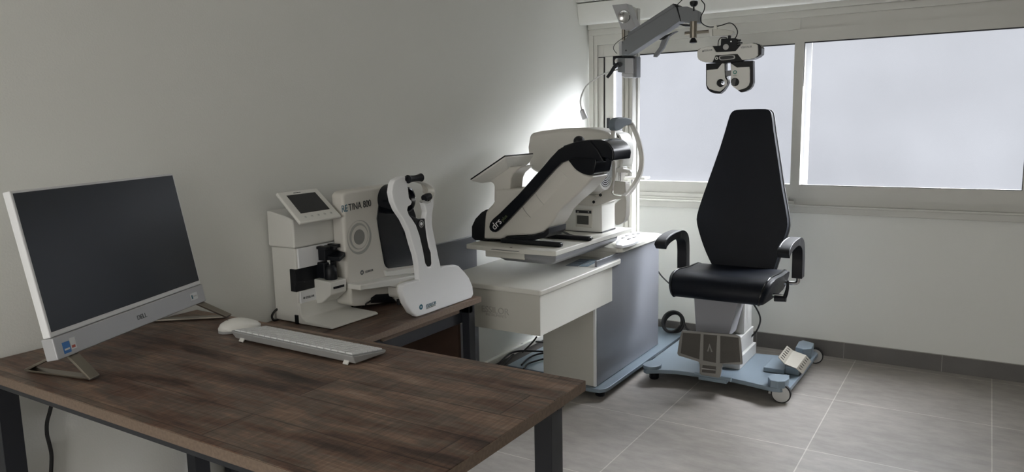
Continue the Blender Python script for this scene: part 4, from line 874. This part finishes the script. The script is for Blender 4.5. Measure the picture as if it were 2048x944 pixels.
px_y(MB(), Rb, YP+.004, .034).build('right_lens_housing', GLOSSB, ph, bevel=.003)
Rf = [(1462.5, 127.5), (1473.4, 135), (1498.6, 133.8), (1499.6, 140), (1499.6, 164), (1497, 171), (1491, 176), (1476.5, 180.5), (1468, 175), (1462.5, 170), (1461, 162), (1461.5, 155)]
rfo = px_y(MB(), keyhole(Rf, (1470, 164), 8.4, 32), YP-.003, .008).build('right_lens_face', WHITE, ph)
MB().cyl(ay(1470, 164, YP+.0035), ay(1470, 164, YP+.005), .0155, n=28).build('right_aperture', SMSCR, ph)
annulus(MB(), ay(1470, 144.5, YP-.003), -Y, .005, .0085, .0008, 28).build('round_mark', GREEN, rfo)
ytext('phoropter', (1466, 151.5), (1474, 151), YP-.0035, LOGOG, rfo)
px_y(MB(), [(1449.5, 142), (1461.8, 140.5), (1461.8, 151), (1449.5, 153)], YP+.008, .02).build('nose_bridge', GREYT, ph, bevel=.003)
# hanger: cream tapered sleeve and pin
s0 = ay(1416.5, 64.5, YP+.04); s1 = ay(1425, 64, YP+.04); s2 = ay(1466, 67, YP+.04)
hg = MB(); px_y(hg, [(1417, 58), (1425, 57.5), (1425, 72.5), (1418, 72)], YP+.025, .03); hg.build('hanger_collar', WHITE, ph, bevel=.003)
px_y(MB(), [(1425.5, 57), (1434, 56.5), (1466, 61.5), (1467, 66), (1461, 72), (1425.5, 72.5)], YP+.025, .03).build('hanger_sleeve', LAM, ph, bevel=.004)
a = ay(1459, 71, YP+.03); b_ = ay(1459, 79, YP+.03); MB().cyl(a, (a.x, a.y, b_.z), .007).build('hanger_pin', BLACK, ph)
cbp = [(1403, -12), (1403, 0), (1409, 9), (1408, 21), (1403, 30), (1401, 40), (1405.5, 48), (1415, 53), (1425, 54), (1441.6, 51), (1458, 46), (1468, 50), (1475, 62), (1473, 72), (1469.6, 77)]
pcb = MB().tube([ay(a, b_, YP+.02) for a, b_ in cbp], .0024); c0 = ay(1458, 46, YP+.02)
o = pcb.build('phoropter_cable', RUBBER, None, loc=c0); tag(o, 'thin dark cable looping over the sleeve down to the phoropter head', 'cable')
px_y(MB(), [(1429, 49), (1432, 49), (1434, 58), (1426, 58)], YP+.012, .016).build('cable_clip', LAM, ph, bevel=.001)
o = MB().tube([ay(a, b_, YP+.02) for a, b_ in ((1454, 76), (1447, 74.5), (1441, 76), (1437, 82), (1436, 92))], .002).build('short_cable', RUBBER, ph)
pc2 = MB().tube([ay(a, b_, -.56) for a, b_ in ((1370, -8), (1364, 0), (1355, 9), (1350, 14))], .0022); c0 = ay(1355, 9, -.56); o = pc2.build('arm_cable', RUBBER, None, loc=c0); tag(o, 'thin dark cable rising from the upper end of the overhead arm', 'cable')

# ================================================================== LOOSE CABLES
def cable(name, pts, r, label, m_=RUBBER):
    mb = MB().tube(pts, r); c = pts[len(pts)//2]; o = mb.build(name, m_, None, loc=c); tag(o, label, 'cable'); return o
coil = MB(); cc = on(1347, 652, (0, -.13, 0), (0, 1, 0)); path = []
for i in range(81):
    t = 2*PI*i/16; rr = .045+.0042*(i//16)+.003*math.sin(i*.77); path.append(Vector((cc.x+rr*math.cos(t)*1.05, -.14+.012*math.sin(i*.43)+.02*math.sin(t), max(.061, .112+rr*math.sin(t)))))
path += [Vector((cc.x+.09, -.15, .085)), Vector((cc.x+.17, -.17, .05)), Vector((cc.x+.24, -.2, .03))]
o = coil.tube(path, .0058, n=10, sm=3).build('cable_coil', RUBBER, None, loc=(cc.x, -.13, .053)); tag(o, 'black coiled cable standing on the blue plate behind the grey cabinet', 'cable')
cable('chair_cable', [ay(1500, 602, -.50), ay(1509, 611, -.47), ay(1519, 630, -.44), ay(1520, 645, -.43), ay(1513, 662, -.42), ay(1503, 673, -.42), ay(1499, 678, -.42)], .0042, 'thin black cable bowing from under the chair seat to its column')
cable('wall_cable', [ay(1312, 535, -.36), ay(1320, 548, -.36), ay(1330, 559, -.37), ay(1345, 573, -.42)], .004, 'short thin black cable between the grey cabinet and the chair seat')
cable('desk_cable', [ax(105, 800, .03), ax(100, 822, .03), ax(94, 845, .03), ax(94, 868, .03), ax(98, 885, .03), ax(103, 910, .03), ax(102, 945, .03), ax(100, 975, .03)], .005, 'black cable hanging down the left wall under the large desk')
zt_ = .060
cable('unit_cable', [az(1086, 684, zt_), az(1065, 683.5, zt_+.01), az(1042, 690, zt_+.02), az(1030, 704, zt_), az(1015, 722, zt_), az(1003, 735, zt_)], .0055, 'black cable arching highest over the blue base plate beside the cabinet')
cable('unit_cable', [az(1086, 703, zt_+.014), az(1060, 702, zt_+.014), az(1040, 702, zt_+.012), az(1020, 707, zt_+.014), az(1003, 722, zt_+.014), az(990, 736, zt_)], .005, 'black cable running straight across the middle of the blue base plate')
cable('unit_cable', [az(1086, 706.5, zt_), az(1070, 710, zt_), az(1055, 718, zt_), az(1043, 730, zt_)], .0045, 'black cable curving forward on the blue base plate, second from the front')
cable('unit_cable', [az(1086, 718, zt_), az(1068, 723, zt_), az(1055, 728, zt_), az(1047, 738, zt_)], .0045, 'black cable lying nearest the front edge of the blue base plate')
cable('drop_cable', [(ay(1073, 674, -1.3)), ay(1068, 681, -1.25), ay(1058, 692, -1.2), ay(1045, 704, -1.15)], .004, 'black cable dropping from under the cream drawer box to the base plate')
# world outside
wd = bpy.data.worlds.new('world'); S.world = wd; wd.use_nodes = True; nt = wd.node_tree; N = nt.nodes; L = nt.links
bg = N['Background']; tc = N.new('ShaderNodeTexCoord'); sx_ = N.new('ShaderNodeSeparateXYZ'); L.new(tc.outputs['Generated'], sx_.inputs[0])
r1 = N.new('ShaderNodeMapRange'); r1.interpolation_type = 'SMOOTHSTEP'
for k, v in enumerate((.14, .50, .46, 80.)): r1.inputs[k+1].default_value = v
L.new(sx_.outputs['Z'], r1.inputs[0]); r2 = N.new('ShaderNodeMapRange'); r2.interpolation_type = 'SMOOTHSTEP'
for k, v in enumerate((-.35, .6, .08, 1.55)): r2.inputs[k+1].default_value = v
L.new(sx_.outputs['X'], r2.inputs[0])
# the brighter side of the overcast sky is over to the right, only above the horizon band seen through the panes
mu_ = N.new('ShaderNodeMath'); mu_.operation = 'MULTIPLY'; L.new(r1.outputs[0], mu_.inputs[0]); L.new(r2.outputs[0], mu_.inputs[1])
mxm = N.new('ShaderNodeMath'); mxm.operation = 'MAXIMUM'; mxm.inputs[1].default_value = .46; L.new(mu_.outputs[0], mxm.inputs[0]); L.new(mxm.outputs[0], bg.inputs[1]); bg.inputs[0].default_value = (.92, .95, 1.0, 1)
S.view_settings.view_transform = 'Standard'; S.view_settings.look = 'None'; S.view_settings.gamma = 1; S.view_settings.use_curve_mapping = False; S.view_settings.exposure = .45
